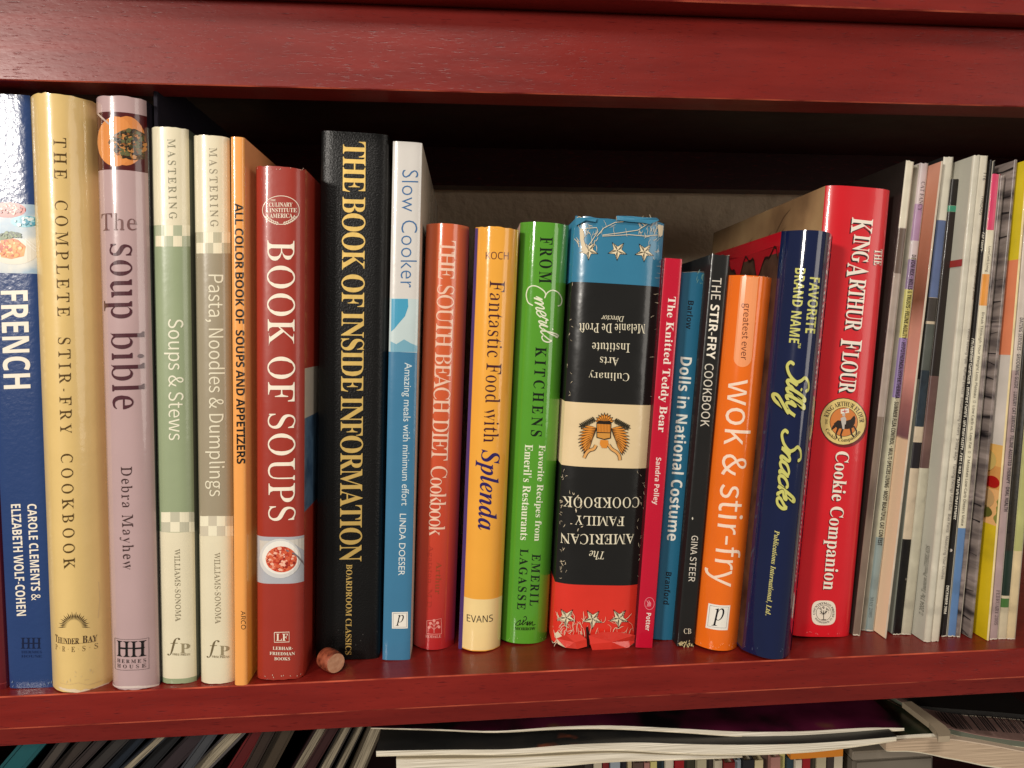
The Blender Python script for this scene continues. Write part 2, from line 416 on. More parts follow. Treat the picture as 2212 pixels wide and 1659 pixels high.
# ------------------------------------------------------------------ books
REG = []
def s_lean(TL, TR, BL, BR):
    return (atY(*TL, .04).x + atY(*TR, .04).x) - (atY(*BL, .04).x + atY(*BR, .04).x)
class Book:
    """one book or magazine standing on the shelf; the corners are picture points of the spine"""
    def __init__(s, name, label, cat, TL, TR, BL, BR, depth=.2, B=.004, p=2.0, nseg=14, body=(200, 200, 200), bands=None,
                 left=None, right=None, rough=.3, coat=.3, bump=.12, bscale=250, hard=True, group=None, Y=None, t=None, fleck=0, wear=0.0, sub=1,
                 mspine=None, base=0.0, yaw=0.0):
        foot = BR if s_lean(TL, TR, BL, BR) > 0 else BL
        Ye = Y if Y is not None else atZ(*foot, base).y
        a, b = atY(*TL, Ye), atY(*TR, Ye); c, d = atY(*BL, Ye), atY(*BR, Ye)
        s.w = ((b - a).length + (d - c).length) / 2
        tm = (a + b) / 2; bmid = (c + d) / 2
        s.lean = math.atan2(tm.x - bmid.x, tm.z - bmid.z)
        s.h = (tm - bmid).length
        ax = Vector((math.cos(s.lean), 0, -math.sin(s.lean)))
        if s.lean > 0: o0 = Vector((d.x, Ye, base)) - ax * s.w / 2
        else: o0 = Vector((c.x, Ye, base)) + ax * s.w / 2
        s.h = (tm.z - o0.z) / math.cos(s.lean)
        s.Ye = Ye; o0.y = Ye - B
        s.e = empty(name, o0); s.e.rotation_euler = (0, s.lean, yaw)
        tag(s.e, label, cat, group)
        s.M = Matrix.Translation(s.e.location) @ s.e.rotation_euler.to_matrix().to_4x4(); s.Mi = s.M.inverted()
        REG.append(s)
        s.B, s.p, s.t = B, p, (t or (.0022 if hard else .0005))
        s.rough, s.coat = rough, coat
        w, h, t = s.w, s.h, s.t
        us = [0] + [.5 - .5 * math.cos(math.pi * (i / nseg)) if p > 3 else i / nseg for i in range(1, nseg)] + [1]
        s.xs = [(u - .5) * w for u in us]
        def mk(c): return c if isinstance(c, bpy.types.Material) else mat(c, rough=rough, coat=coat, bump=bump, bscale=bscale, fleck=fleck)
        mats = []; 
        def mi(c):
            m = mk(c)
            if m not in mats: mats.append(m)
            return mats.index(m)
        bl = [(-1, 9, body)] + [(s.z(*q[0]), s.z(*q[1]), q[2]) for q in (bands or [])]    # (low, high, colour)
        bl = [(min(q[0], q[1]), max(q[0], q[1]), q[2]) for q in bl]
        sc_ = [s.zy(q_) for sd in (left, right) if isinstance(sd, list) for bb in sd for q_ in bb[:2]]
        cuts = sorted(set([0, h] + [min(h, max(0, q)) for bb in bl[1:] for q in bb[:2]] + sc_))
        zs = []
        for i in range(len(cuts) - 1):
            if cuts[i + 1] - cuts[i] < 1e-5: continue
            n = max(1, int((cuts[i + 1] - cuts[i]) / .02))
            zs += [cuts[i] + (cuts[i + 1] - cuts[i]) * j / n for j in range(n)]
        zs.append(h)
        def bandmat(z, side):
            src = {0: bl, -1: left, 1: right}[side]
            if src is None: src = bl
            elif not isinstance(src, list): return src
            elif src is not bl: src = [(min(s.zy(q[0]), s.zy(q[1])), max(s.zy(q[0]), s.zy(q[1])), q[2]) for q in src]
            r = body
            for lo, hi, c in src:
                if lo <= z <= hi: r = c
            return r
        bm = bmesh.new()
        out = [(w / 2, depth), (w / 2, depth * .5)] + [(x, s.sy(x)) for x in reversed(s.xs)] + [(-w / 2, depth * .5), (-w / 2, depth)]
        inn = []
        for (x, y) in out: inn.append((x * (w - 2 * t) / w, y + (t if abs(x) <= w / 2 - 1e-6 or y < depth * .4 else 0)))
        n = len(out)
        rnd = random.Random(name + label)
        jt = [rnd.gauss(0, wear) if 2 <= i < n - 2 else 0 for i in range(n)]; jb = [abs(rnd.gauss(0, wear)) if 2 <= i < n - 2 else 0 for i in range(n)]
        def zz(z, i): return z + (jt[i] if z == h else jb[i] if z == 0 else 0)
        G = [[bm.verts.new((x, y, zz(z, i))) for i, (x, y) in enumerate(out)] for z in zs]
        H = [[bm.verts.new((x, y, zz(z, i))) for i, (x, y) in enumerate(inn)] for z in (0, h)]
        R0 = [bm.verts.new(v.co) for v in G[0]]; R1 = [bm.verts.new(v.co) for v in G[-1]]
        for k in range(len(zs) - 1):
            zm = (zs[k] + zs[k + 1]) / 2
            for i in range(n - 1):
                f = bm.faces.new((G[k][i + 1], G[k][i], G[k + 1][i], G[k + 1][i + 1])); f.smooth = True
                side = 1 if i < 2 else (-1 if i >= n - 3 else 0)
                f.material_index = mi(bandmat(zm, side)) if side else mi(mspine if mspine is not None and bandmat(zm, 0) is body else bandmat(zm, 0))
        rim = mi((205, 196, 178)) if not hard else mi(body)
        for i in range(n - 1):
            f = bm.faces.new((R0[i], R0[i + 1], H[0][i + 1], H[0][i])); f.material_index = rim
            f = bm.faces.new((R1[i + 1], R1[i], H[1][i], H[1][i + 1])); f.material_index = rim
            f = bm.faces.new((H[0][i], H[0][i + 1], H[1][i + 1], H[1][i])); f.material_index = rim
        bmesh.ops.recalc_face_normals(bm, faces=bm.faces)
        bmesh.ops.recalc_face_normals(bm, faces=bm.faces)
        s.cover = obj('cover', bm, mats, s.e)
        sq = .003 if hard else .0003
        pb = box_bm(-w / 2 + t * 1.05, w / 2 - t * 1.05, B + t + .0006, depth - sq, sq, h - sq)
        s.pages = obj('page_block', pb, PAGES, s.e)
        s.nd = 0
    def sy(s, x):
        q = min(1, abs(2 * x / s.w)); return s.B * (q ** s.p)
    def loc(s, px, py):
        """picture point -> local (x, z) on the spine face"""
        o = s.Mi @ CAM; d = s.Mi.to_3x3() @ raydir(px, py)
        y0 = s.B * .25
        for _ in range(3):
            q = o + d * ((y0 - o.y) / d.y); y0 = s.sy(q.x)
        return q.x, q.z
    def z(s, px, py): return s.loc(px, py)[1]
    def zy(s, py):
        r = s.e.location; 
        # height of picture row py on the middle of the spine
        lo, hi = 0.0, s.h
        def row(zv):
            q = s.M @ Vector((0, 0, zv)) - CAM
            rt, dn, fw = q.dot(right), q.dot(down), q.dot(fwd)
            return PY + F * dn / fw
        for _ in range(40):
            m = (lo + hi) / 2
            if row(m) > py: lo = m
            else: hi = m
        return lo
    def put(s, vs, fs, m, name, label=None, lift=None):
        """flat print (local x, z) laid on the spine face"""
        s.nd += 1; lift = lift or (.00004 + .000012 * s.nd)
        bm = bmesh.new(); sl = 1.2e-7 if name != 'script_lettering' else 5e-7
        vv = [bm.verts.new((x, -i * sl, z)) for i, (x, z) in enumerate(vs)]
        for f in fs:
            if len(set(f)) < 3: continue
            try: bm.faces.new([vv[i] for i in f])
            except ValueError: pass
        x0 = min(v[0] for v in vs); x1 = max(v[0] for v in vs)
        if s.B > .0002:
            for gx in s.xs[1:-1]:
                if x0 < gx < x1: bmesh.ops.bisect_plane(bm, geom=bm.verts[:] + bm.edges[:] + bm.faces[:], plane_co=(gx, 0, 0), plane_no=(1, 0, 0))
        for v in bm.verts:
            x = max(-s.w / 2 * .999, min(s.w / 2 * .999, v.co.x))
            # piecewise linear like the cover mesh
            i = 0
            while i < len(s.xs) - 2 and s.xs[i + 1] < x: i += 1
            a, b = s.xs[i], s.xs[i + 1]; t = (x - a) / (b - a)
            v.co.x = x; v.co.y = v.co.y + s.sy(a) * (1 - t) + s.sy(b) * t - lift
        for f in bm.faces:
            f.normal_update()
            if f.normal.y > 0: f.normal_flip()
        if isinstance(m, tuple): m = mat(m, rough=s.rough, coat=s.coat)
        o = obj(name, bm, m, s.cover)
        if label: o['label'] = label
        return o
    def quad(s, vs, A, Bp, h, side):
        """unit box -> picture box: baseline A->Bp, letter height h (picture units)"""
        dx, dy = Bp[0] - A[0], Bp[1] - A[1]; L = math.hypot(dx, dy); nx, ny = dy / L * h, -dx / L * h
        a = Vector(s.loc(*A)); b = Vector(s.loc(*Bp)); c = Vector(s.loc(A[0] + nx, A[1] + ny)); d = Vector(s.loc(Bp[0] + nx, Bp[1] + ny))
        up = ((c - a) + (d - b)) / 2
        return [tuple(a + (b - a) * u + up * v) for u, v in vs]
    def text(s, t, style, k, x0, y0, x1, y1, h, col, name='title_lettering', spacing=1.0, thin_k=None, m=None, lift=None):
        vs, fs = glyphs(t, style, spacing, thin_k)
        kk = CR[k][0]
        return s.put(s.quad(vs, cr(k, x0, y0), cr(k, x1, y1), h * kk, 0), fs, m or col, name, lift=lift)
    def htext(s, t, style, k, x0, y0, x1, y1, col, name='publisher_lettering', spacing=1.0, thin_k=None, up=False, slope=0.0):
        """horizontal box x0..x1, y0 (top)..y1 (bottom); up=True prints it upside down; slope drops the right end"""
        if up: return s.text(t, style, k, x1, y0 + slope, x0, y0, y1 - y0, col, name, spacing, thin_k)
        return s.text(t, style, k, x0, y1, x1, y1 + slope, y1 - y0, col, name, spacing, thin_k)
    def scr(s, word, k, x0, y0, x1, y1, h, col, name='script_lettering', w0=.18, slant=.25, m=None, lift=None):
        vs, fs = script(word, w0, slant)
        return s.put(s.quad(vs, cr(k, x0, y0), cr(k, x1, y1), h * CR[k][0], 0), fs, m or col, name, lift=lift)
    def poly(s, k, pts, col, name='printed_mark', label=None, lift=None):
        return s.put([s.loc(*cr(k, *p)) for p in pts], [tuple(range(len(pts)))], col, name, label, lift)
    def polys(s, k, lst, col, name='printed_mark', label=None):
        vs = []; fs = []
        for pts in lst:
            b = len(vs); vs += [s.loc(*cr(k, *p)) for p in pts]; fs.append(tuple(range(b, b + len(pts))))
        return s.put(vs, fs, col, name, label)
    def ell(s, k, cx, cy, rx, ry, col, name='printed_mark', n=28, a0=0, a1=360, lift=None):
        return s.poly(k, [(cx + rx * math.cos(math.radians(a0 + (a1 - a0) * i / n)), cy + ry * math.sin(math.radians(a0 + (a1 - a0) * i / n))) for i in range(n if a1 - a0 == 360 else n + 1)], col, name, lift=lift)
    def lines(s, k, lst, wd, col, name='printed_lines', taper=False):
        vs = []; fs = []
        for pts in lst:
            v, f = stroke_polys([Vector(p) for p in pts], wd, taper); b = len(vs); vs += v; fs += [tuple(q + b for q in g) for g in f]
        return s.put([s.loc(*cr(k, *p)) for p in vs], fs, col, name)
    def ring(s, k, cx, cy, rx, ry, wd, col, name='printed_ring', n=36):
        pts = [(cx + rx * math.cos(i / n * math.tau), cy + ry * math.sin(i / n * math.tau)) for i in range(n + 1)]
        return s.lines(k, [pts], wd, col, name)
    def arctext(s, t, style, k, cx, cy, r, a0, a1, h, col, inside=False, name='seal_lettering'):
        vs, fs = glyphs(t, style)
        out = []
        for u, v in vs:
            a = math.radians(a0 + (a1 - a0) * u); rr = r + (v * h if not inside else -v * h)
            out.append(s.loc(*cr(k, cx + rr * math.cos(a), cy + rr * math.sin(a))))
        return s.put(out, fs, col, name)
# ------------------------------------------------------------------ bookcase
def wornwood():
    m = WOOD.copy(); m.name = 'worn_edge'; nt = m.node_tree; b = nt.nodes['Principled BSDF']
    src = b.inputs['Base Color'].links[0].from_socket
    tc = nt.nodes.new('ShaderNodeTexCoord'); n = nt.nodes.new('ShaderNodeTexNoise'); n.inputs['Scale'].default_value = 35; n.inputs['Detail'].default_value = 6
    nt.links.new(tc.outputs['Object'], n.inputs['Vector'])
    r = nt.nodes.new('ShaderNodeValToRGB'); r.color_ramp.elements[0].position = .38; r.color_ramp.elements[1].position = .6
    nt.links.new(n.outputs['Fac'], r.inputs[0])
    mx = nt.nodes.new('ShaderNodeMix'); mx.data_type = 'RGBA'; mx.inputs[7].default_value = lin((200, 92, 66))
    nt.links.new(r.outputs[0], mx.inputs[0]); nt.links.new(src, mx.inputs[6]); nt.links.new(mx.outputs[2], b.inputs['Base Color'])
    return m
WORNW = wornwood()
XL, XR = -.42, .66
def extrude_profile(name, prof, x0, x1, mats, mids, parent, nx=1):
    """prof: closed outline of (y, z); one material index per side"""
    bm = bmesh.new(); n = len(prof)
    rows = [[bm.verts.new((x0 + (x1 - x0) * i / nx, y, z)) for y, z in prof] for i in range(nx + 1)]
    for i in range(nx):
        for j in range(n):
            f = bm.faces.new((rows[i][j], rows[i][(j + 1) % n], rows[i + 1][(j + 1) % n], rows[i + 1][j])); f.material_index = mids[j]
    bm.faces.new(rows[0]); bm.faces.new(rows[-1][::-1])
    bmesh.ops.recalc_face_normals(bm, faces=bm.faces)
    return obj(name, bm, mats, parent)
case = empty('bookcase', (0, 0, 0)); tag(case, 'dark red stained wooden bookcase holding the two rows of books', 'bookcase')
S = 0.0
prof = [(.285, 0), (.0008, 0), (.0001, -.0005), (0, -.0160), (.0004, -.0168), (.0044, -.0272), (.0050, -.0276), (.285, -.0276)]
extrude_profile('shelf_board', prof, XL, XR, [WOOD, WORNW], [0, 1, 0, 1, 0, 0, 0, 0], case)
ZR = atY(1180, 203.5, S).z; ZT = atY(1290, 27, S).z; RB = atZ(1106, 228.5, ZR).y
prof = [(RB, ZT), (S + .001, ZT), (S, ZT - .001), (S, ZR + .0005), (S + .0005, ZR), (RB - .001, ZR), (RB, ZR + .001)]
extrude_profile('front_rail', prof, XL, XR, [WOOD, WORNW], [0, 0, 0, 1, 0, 0, 0], case)
UF = atZ(1843, 20, ZT).y
prof = [(.285, ZT + .0006), (UF + .0006, ZT + .0006), (UF, ZT + .0012), (UF, ZT + .02), (.285, ZT + .02)]
extrude_profile('upper_shelf_board', prof, XL, XR, [WOOD, WORNW], [0, 1, 0, 0, 0], case)
zb = atY(1350, 406, .262).z; zt2 = min(atY(1350, 297, .262).z, ZT - .0005)
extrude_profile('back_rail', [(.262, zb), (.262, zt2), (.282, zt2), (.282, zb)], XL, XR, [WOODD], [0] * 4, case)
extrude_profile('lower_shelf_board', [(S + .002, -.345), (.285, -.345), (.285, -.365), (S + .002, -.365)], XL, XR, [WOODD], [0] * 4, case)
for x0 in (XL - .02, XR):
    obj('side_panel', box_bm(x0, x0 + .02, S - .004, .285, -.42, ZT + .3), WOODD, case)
obj('ceiling_shade_panel', box_bm(XL, XR, RB + .0005, .2615, ZT - .0035, ZT - .0002), WOODD, case)  # added dark sheet, stands for the shade under the upper board
obj('back_shade_panel', box_bm(XL, XR, .278, .284, -.344, -.0280), WOODD, case)  # added dark sheet in place of the lower compartment's deep shadow
# plaster wall
pm = bpy.data.materials.new('plaster'); pm.use_nodes = True; nt = pm.node_tree; b = nt.nodes['Principled BSDF']
b.inputs['Base Color'].default_value = lin((240, 218, 186)); b.inputs['Roughness'].default_value = .8
tc = nt.nodes.new('ShaderNodeTexCoord'); n = nt.nodes.new('ShaderNodeTexNoise'); n.inputs['Scale'].default_value = 75; n.inputs['Detail'].default_value = 3; n.inputs['Roughness'].default_value = .5
nt.links.new(tc.outputs['Object'], n.inputs['Vector']); bp = nt.nodes.new('ShaderNodeBump'); bp.inputs['Strength'].default_value = .8; bp.inputs['Distance'].default_value = .005
nt.links.new(n.outputs['Fac'], bp.inputs['Height']); nt.links.new(bp.outputs[0], b.inputs['Normal'])
o = obj('wall', box_bm(-1.4, 1.6, .30, .32, -1.2, 1.6), pm); o['kind'] = 'structure'

# ------------------------------------------------------------------ shelf of books, left to right
CREAM = (240, 226, 190); BLACK = (18, 18, 18); WHITE = (240, 232, 215)
b0 = Book('book', 'dark red hardcover at the very left edge, mostly out of the picture', 'book', (-128, 202), (-50, 198), (-62, 1490), (15, 1487),
          body=(96, 16, 26), B=.002, p=4)
b0.lines('A', [[(-40, 3150), (36, 3140)]], 3, (150, 60, 60), 'edge_crease')

bb = Book('book', 'blue hardcover French cookbook with glossy spine and food photo', 'book', (-43, 204), (64.5, 205), (21, 1484), (122, 1483),
          body=(36, 62, 112), B=.0009, p=7, rough=.24, coat=.22, bump=.3, bscale=380, bands=[((20, 440), (20, 590), pic([(205, 200, 190), (150, 175, 195), (225, 220, 205)], 40, coat=.7, name='food_photo'))])
bb.ell('A', 40, 690, 95, 40, (170, 60, 48), 'photo_bowl'); bb.ell('A', 130, 750, 75, 30, (120, 185, 200), 'photo_cloth')
bb.ell('A', 75, 905, 125, 68, (222, 214, 196), 'photo_plate')
bb.polys('A', [[(0, 870), (40, 830), (95, 845), (135, 880), (125, 930), (60, 945), (5, 935)]], pic([(200, 80, 20), (235, 140, 50), (245, 170, 90)], 220, name='photo_food'), 'photo_food')
bb.polys('A', [[(0, 815), (60, 800), (110, 815), (60, 840), (0, 850)]], (86, 104, 52), 'photo_leaves')
bb.lines('A', [[(120, 845), (188, 905)], [(132, 838), (190, 888)]], 4, (235, 230, 220), 'photo_fork')
bb.text('FRENCH', 'bsans', 'A', 2, 1110, 19, 1619, 143, WHITE)
bb.text('CAROLE CLEMENTS &', 'bsans', 2, 118, 519, 137, 935, 40, WHITE, 'author_lettering')
bb.text('ELIZABETH WOLF-COHEN', 'bsans', 2, 47, 520, 73, 1002, 42, WHITE, 'author_lettering')
bb.htext('HH', 'serif', 2, 90, 1096, 178, 1143, (14, 26, 58), 'publisher_mark', slope=0)
bb.lines(2, [[(94, 1120), (174, 1120)]], 4, (14, 26, 58), 'publisher_mark')
bb.htext('HERMES', 'serif', 2, 92, 1152, 180, 1163, (22, 42, 88)); bb.htext('HOUSE', 'serif', 2, 92, 1170, 180, 1181, (22, 42, 88))

def bits(b_, k, cx, cy, rx, ry, n, cols, sz, name='photo_food', seed=1):
    Q = random.Random(seed)
    for c in cols:
        L = []
        for _ in range(n):
            a, q = Q.uniform(0, math.tau), math.sqrt(Q.random()); x, y = cx + rx * q * math.cos(a), cy + ry * q * math.sin(a); r = sz * Q.uniform(.4, 1.2); m = Q.randint(5, 7); a0 = Q.uniform(0, 6)
            L.append([(x + r * Q.uniform(.6, 1.3) * math.cos(a0 + math.tau * i / m), y + r * Q.uniform(.5, 1) * math.sin(a0 + math.tau * i / m)) for i in range(m)])
        o = b_.polys(k, L, c, name); o['kind'] = 'stuff'
bits(bb, 'A', 52, 890, 62, 44, 12, [(214, 96, 30), (240, 160, 70), (250, 200, 130), (190, 70, 20), (246, 140, 50)], 13)
bits(bb, 'A', 50, 688, 70, 22, 14, [(150, 44, 36), (206, 100, 80), (230, 190, 170), (120, 30, 30)], 10, seed=2)
bits(bb, 'A', 60, 820, 60, 14, 14, [(60, 84, 36), (110, 130, 70), (40, 60, 30)], 9, seed=3)
bits(bb, 'A', 130, 750, 55, 22, 10, [(160, 205, 215), (90, 160, 185), (215, 225, 225)], 12, seed=4)
by = Book('book', 'thick pale yellow stir-fry cookbook with tattered bottom edge', 'book', (65, 214), (207, 217), (120, 1475), (237, 1475), depth=.21,
          body=(226, 194, 126), B=.010, p=2.1, rough=.3, coat=.45, bump=.35, bscale=90, wear=.00015)
DG = mat((96, 72, 34), rough=.28, metal=.35, coat=.3)
by.text('THE  COMPLETE  STIR-FRY  COOKBOOK', 'serif', 0, 114.6, 297, 137.5, 1230.5, 27, None, m=DG, spacing=1.32)
rays = []
for i in range(23):
    a = math.radians(180 + 180 * i / 22); r1 = 70 if i % 2 == 0 else 62
    c, s_ = math.cos(a), math.sin(a); d = .035
    rays.append([(320 + 32 * math.cos(a), 1050 + 30 * math.sin(a)), (320 + 50 * math.cos(a - d * 1.6), 1050 + 47 * math.sin(a - d * 1.6)), (320 + r1 * c, 1052 + r1 * s_), (320 + 50 * math.cos(a + d * 1.6), 1050 + 47 * math.sin(a + d * 1.6))])
by.polys(2, rays, (64, 46, 22), 'sunburst_mark')
by.htext([('T', 1, 0), ('HUNDER', .8, 0), (' ', 1, 0), ('B', 1, 0), ('AY', .8, 0)], 'bserif', 2, 239, 1080, 416, 1112, (70, 44, 24))
by.htext('P·R·E·S·S', 'serif', 2, 240, 1122, 418, 1145, (96, 70, 34), spacing=1.6)
by.lines(2, [[(248, 1116), (330, 1120), (410, 1115)]], 1.5, (120, 90, 48))

bs = Book('book', 'mauve soup bible with glossy spine and bowl photo near its top', 'book', (208, 214), (313, 215), (241, 1477), (345, 1479), depth=.195,
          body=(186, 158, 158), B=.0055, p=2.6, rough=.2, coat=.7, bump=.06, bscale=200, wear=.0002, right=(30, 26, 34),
          bands=[((260, 242), (260, 367), (78, 22, 24))])
bs.ell('A', 655, 332, 96, 128, (214, 134, 70), 'photo_plate', a0=-88, a1=268)
bs.ell('A', 600, 335, 98, 130, (222, 142, 76), 'photo_plate')
bs.polys('A', [[(560, 340), (590, 300), (640, 275), (700, 270), (748, 295), (750, 425), (700, 432), (640, 420), (585, 385)]], pic([(38, 30, 20), (70, 52, 26), (120, 80, 36), (52, 58, 30), (160, 110, 60)], 500, name='photo_food', sharp=True), 'photo_food')
bits(bs, 'A', 668, 350, 84, 74, 34, [(30, 24, 18), (64, 60, 34), (140, 84, 40), (190, 130, 70), (50, 36, 24), (96, 96, 60)], 13, seed=5)
bs.lines('A', [[(505, 190), (560, 240), (590, 262)]], 9, (190, 170, 160), 'photo_spoon')
bs.htext('The', 'serif', 'A', 526, 712, 710, 800, (118, 84, 82), slope=-2)
bs.text('soup bible', 'serif', 0, 222, 528.5, 229, 884, 86, (78, 40, 48), thin_k=.28)
bs.text('Debra Mayhew', 'serif', 2, 511, 357, 521, 802, 58, (70, 48, 48), 'author_lettering', spacing=1.1)
bs.lines(2, [[(496, 1096), (643, 1096), (644, 1228), (570, 1235), (497, 1229), (496, 1096)]], 1.6, (60, 50, 50), 'publisher_frame')
bs.htext('HH', 'serif', 2, 505, 1106, 632, 1173, (16, 14, 14), 'publisher_mark'); bs.lines(2, [[(512, 1137), (625, 1137)]], 5, (16, 14, 14), 'publisher_mark')
bs.htext('HERMES', 'serif', 2, 507, 1184, 631, 1200, (50, 40, 40), spacing=1.35); bs.htext('HOUSE', 'serif', 2, 507, 1206, 631, 1222, (50, 40, 40), spacing=1.5)

fo = empty('folder', (-.1572, .012, 0)); tag(fo, 'tall dark navy folder pushed in deep behind the mauve and sage green books', 'folder'); fo.rotation_euler = (0, math.radians(1.75), 0)
obj('cover', box_bm(-.0009, -.0002, 0, .20, 0, .3005, bev=.0002), mat((40, 35, 46), rough=.7, spec=.2), fo); obj('cover', box_bm(.0002, .0009, 0, .20, 0, .3005, bev=.0002), mat((40, 35, 46), rough=.7, spec=.2), fo); obj('spine', box_bm(-.0009, .0009, -.0008, -.0001, 0, .3025, bev=.0002), mat((40, 35, 46), rough=.7, spec=.2), fo)
by.poly(2, [(243, 1296), (252, 1306), (262, 1308), (300, 1318), (322, 1317), (350, 1324), (372, 1316), (392, 1320), (420, 1310), (440, 1304), (470, 1290), (474, 1299), (440, 1318), (400, 1328), (350, 1333), (300, 1330), (262, 1318)], (226, 206, 176), 'torn_edge')
for q_ in ([(419, 860), (424, 935), (418, 1015)], [(260, 1290), (300, 1298), (340, 1290), (380, 1300), (430, 1288)], [(365, 1278), (385, 1276)]): by.lines(2, [q_], 3, (214, 184, 128), 'jacket_crease')
bs.poly(2, [(484, 1290), (492, 1300), (540, 1304), (600, 1302), (660, 1300), (688, 1294), (688, 1302), (600, 1312), (520, 1312), (486, 1302)], (214, 196, 188), 'torn_edge')
def checks(bk, k, x0, x1, y0, yh, cols, off):
    n = 4; l1 = []; l2 = []
    for r in range(2):
        for i in range(n):
            q = [(x0 + (x1 - x0) * i / n, y0 + yh * r), (x0 + (x1 - x0) * (i + 1) / n, y0 + yh * r), (x0 + (x1 - x0) * (i + 1) / n, y0 + yh * (r + 1)), (x0 + (x1 - x0) * i / n, y0 + yh * (r + 1))]
            (l1 if (i + r + off) % 2 == 0 else l2).append(q)
    bk.polys(k, l1, cols[0], 'checked_band'); bk.polys(k, l2, cols[1], 'checked_band')
IV = (228, 218, 188)
g1 = Book('book', 'slim cream and sage green soups and stews cookbook with checked bands', 'book', (327, 278), (408, 279), (350, 1471), (425, 1470), body=(150, 163, 128),
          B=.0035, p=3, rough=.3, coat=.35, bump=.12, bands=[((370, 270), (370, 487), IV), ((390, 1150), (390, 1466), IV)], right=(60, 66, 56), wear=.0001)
checks(g1, 'A', 806, 990, 770, 55, [(176, 182, 152), (236, 226, 196)], 0); checks(g1, 2, 696, 857, 553, 43, [(196, 192, 168), (238, 230, 202)], 1)
g1.text('MASTERING', 'serif', 'A', 867, 322, 876, 738, 42, (136, 132, 106), spacing=1.3)
g1.text('Soups & Stews', 'light', 0, 354, 689, 356, 951, 42, (236, 232, 208))
g1.text('WILLIAMS-SONOMA', 'serif', 2, 753, 712, 758, 1025, 24, (128, 118, 92), 'publisher_lettering')
def fpmark(bk, x, y):
    bk.htext('f', 'ital', 2, x, y, x + 55, y + 76, (110, 96, 66), 'publisher_mark'); bk.htext('P', 'bserif', 2, x + 56, y + 24, x + 98, y + 66, (150, 138, 108), 'publisher_mark')
    bk.htext('FREE PRESS', 'bserif', 2, x + 22, y + 66, x + 98, y + 75, (150, 138, 110))
fpmark(g1, 723, 1096)
g2 = Book('book', 'slim cream and taupe pasta cookbook with checked bands', 'book', (419, 295), (498, 297), (437, 1468), (507, 1470), body=(158, 146, 122),
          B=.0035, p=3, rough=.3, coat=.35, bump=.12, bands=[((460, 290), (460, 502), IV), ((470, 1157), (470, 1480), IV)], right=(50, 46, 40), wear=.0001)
checks(g2, 'A', 1017, 1194, 806, 55, [(190, 184, 156), (236, 226, 196)], 0); checks(g2, 2, 864, 1010, 570, 43, [(206, 196, 172), (238, 230, 202)], 1)
g2.text('MASTERING', 'serif', 'A', 1083, 368, 1090, 778, 42, (150, 140, 116), spacing=1.3)
g2.text('Pasta, Noodles & Dumplings', 'light', 0, 440.5, 593, 443.5, 1072, 44, (232, 224, 198))
g2.text('WILLIAMS-SONOMA', 'serif', 2, 925, 728, 930, 1035, 25, (138, 126, 100), 'publisher_lettering')
fpmark(g2, 893, 1106)
ar = Book('book', 'thin orange paperback of soups and appetizers beside the taupe cookbook', 'book', (499, 296), (530, 298), (509, 1479), (535, 1478), body=(246, 168, 88),
          B=.0012, p=4, rough=.25, coat=.4, hard=False, right=pic([(16, 12, 12), (22, 16, 14), (90, 36, 16)], 25, name='cover_art'), bump=.25, bscale=120)
ar.cover.data.materials[0] = grad([(0, (246, 170, 62)), (.35, (244, 172, 100)), (1, (244, 164, 112))], 2, 0, .3, coat=.4)
ar.text('ALL COLOR BOOK OF  SOUPS AND APPETIZERS', 'bsans', 0, 506.5, 439, 511.5, 1002, 19, (14, 12, 12), spacing=.95)
ar.text('ARCO', 'noto', 2, 1040, 980, 1042, 1060, 20, (30, 24, 20), 'publisher_lettering')

RED = (158, 48, 34)
bo = Book('book', 'brick red book of soups with white title and soup bowl photo', 'book', (553, 362), (664, 366), (559, 1459), (656, 1461), body=RED,
          B=.0042, p=4, rough=.34, coat=.25, bump=.12, wear=.0003, depth=.19,
          right=[(362, 795, RED), (795, 905, (188, 176, 160)), (905, 1110, pic([(50, 76, 104), (82, 110, 136), (36, 54, 76)], 60, name='photo_cloth')), (1110, 1461, RED)],
          bands=[((600, 1160), (600, 1261), (176, 178, 184))])
W = (242, 228, 206)
bo.ring(3, 262, 470, 96, 74, 3.2, W, 'institute_seal'); bo.htext('CULINARY', 'bserif', 3, 200, 431, 322, 453, W, 'institute_seal'); bo.htext('INSTITUTE', 'bserif', 3, 203, 460, 344, 482, W, 'institute_seal')
bo.htext('AMERICA', 'bserif', 3, 204, 488, 322, 511, W, 'institute_seal'); bo.htext('THE', 'bserif', 3, 208, 414, 236, 424, W, 'institute_seal'); bo.htext('OF', 'bserif', 3, 184, 476, 200, 486, W, 'institute_seal')
lv = []
for i in range(7):
    for sd in (-1, 1):
        a = math.radians(90 + sd * (8 + i * 8)); cx, cy = 262 + 84 * math.cos(a), 470 + 70 * math.sin(a)
        for ud in (-1, 1):
            t = a + sd * (math.pi / 2) + ud * sd * .6
            lv.append([(cx, cy), (cx + 9 * math.cos(t - .35), cy + 9 * math.sin(t - .35)), (cx + 17 * math.cos(t), cy + 15 * math.sin(t)), (cx + 9 * math.cos(t + .35), cy + 9 * math.sin(t + .35))])
bo.polys(3, lv, W, 'institute_seal')
bo.text('BOOK OF SOUPS', 'serif', 0, 576.5, 519, 579.5, 1125, 60, (246, 234, 214))
bo.polys(4, [[(130, 640), (335, 628), (335, 690), (290, 660), (200, 655), (132, 700)]], (206, 200, 190), 'photo_cloth')
bo.ell(4, 222, 722, 93, 88, (214, 212, 208), 'photo_plate'); bo.ell(4, 224, 718, 82, 75, (240, 236, 226), 'photo_bowl')
bo.ell(4, 228, 726, 70, 58, pic([(150, 40, 24), (200, 66, 40), (224, 110, 74), (170, 50, 30)], 420, name='photo_soup', sharp=False), 'photo_soup')
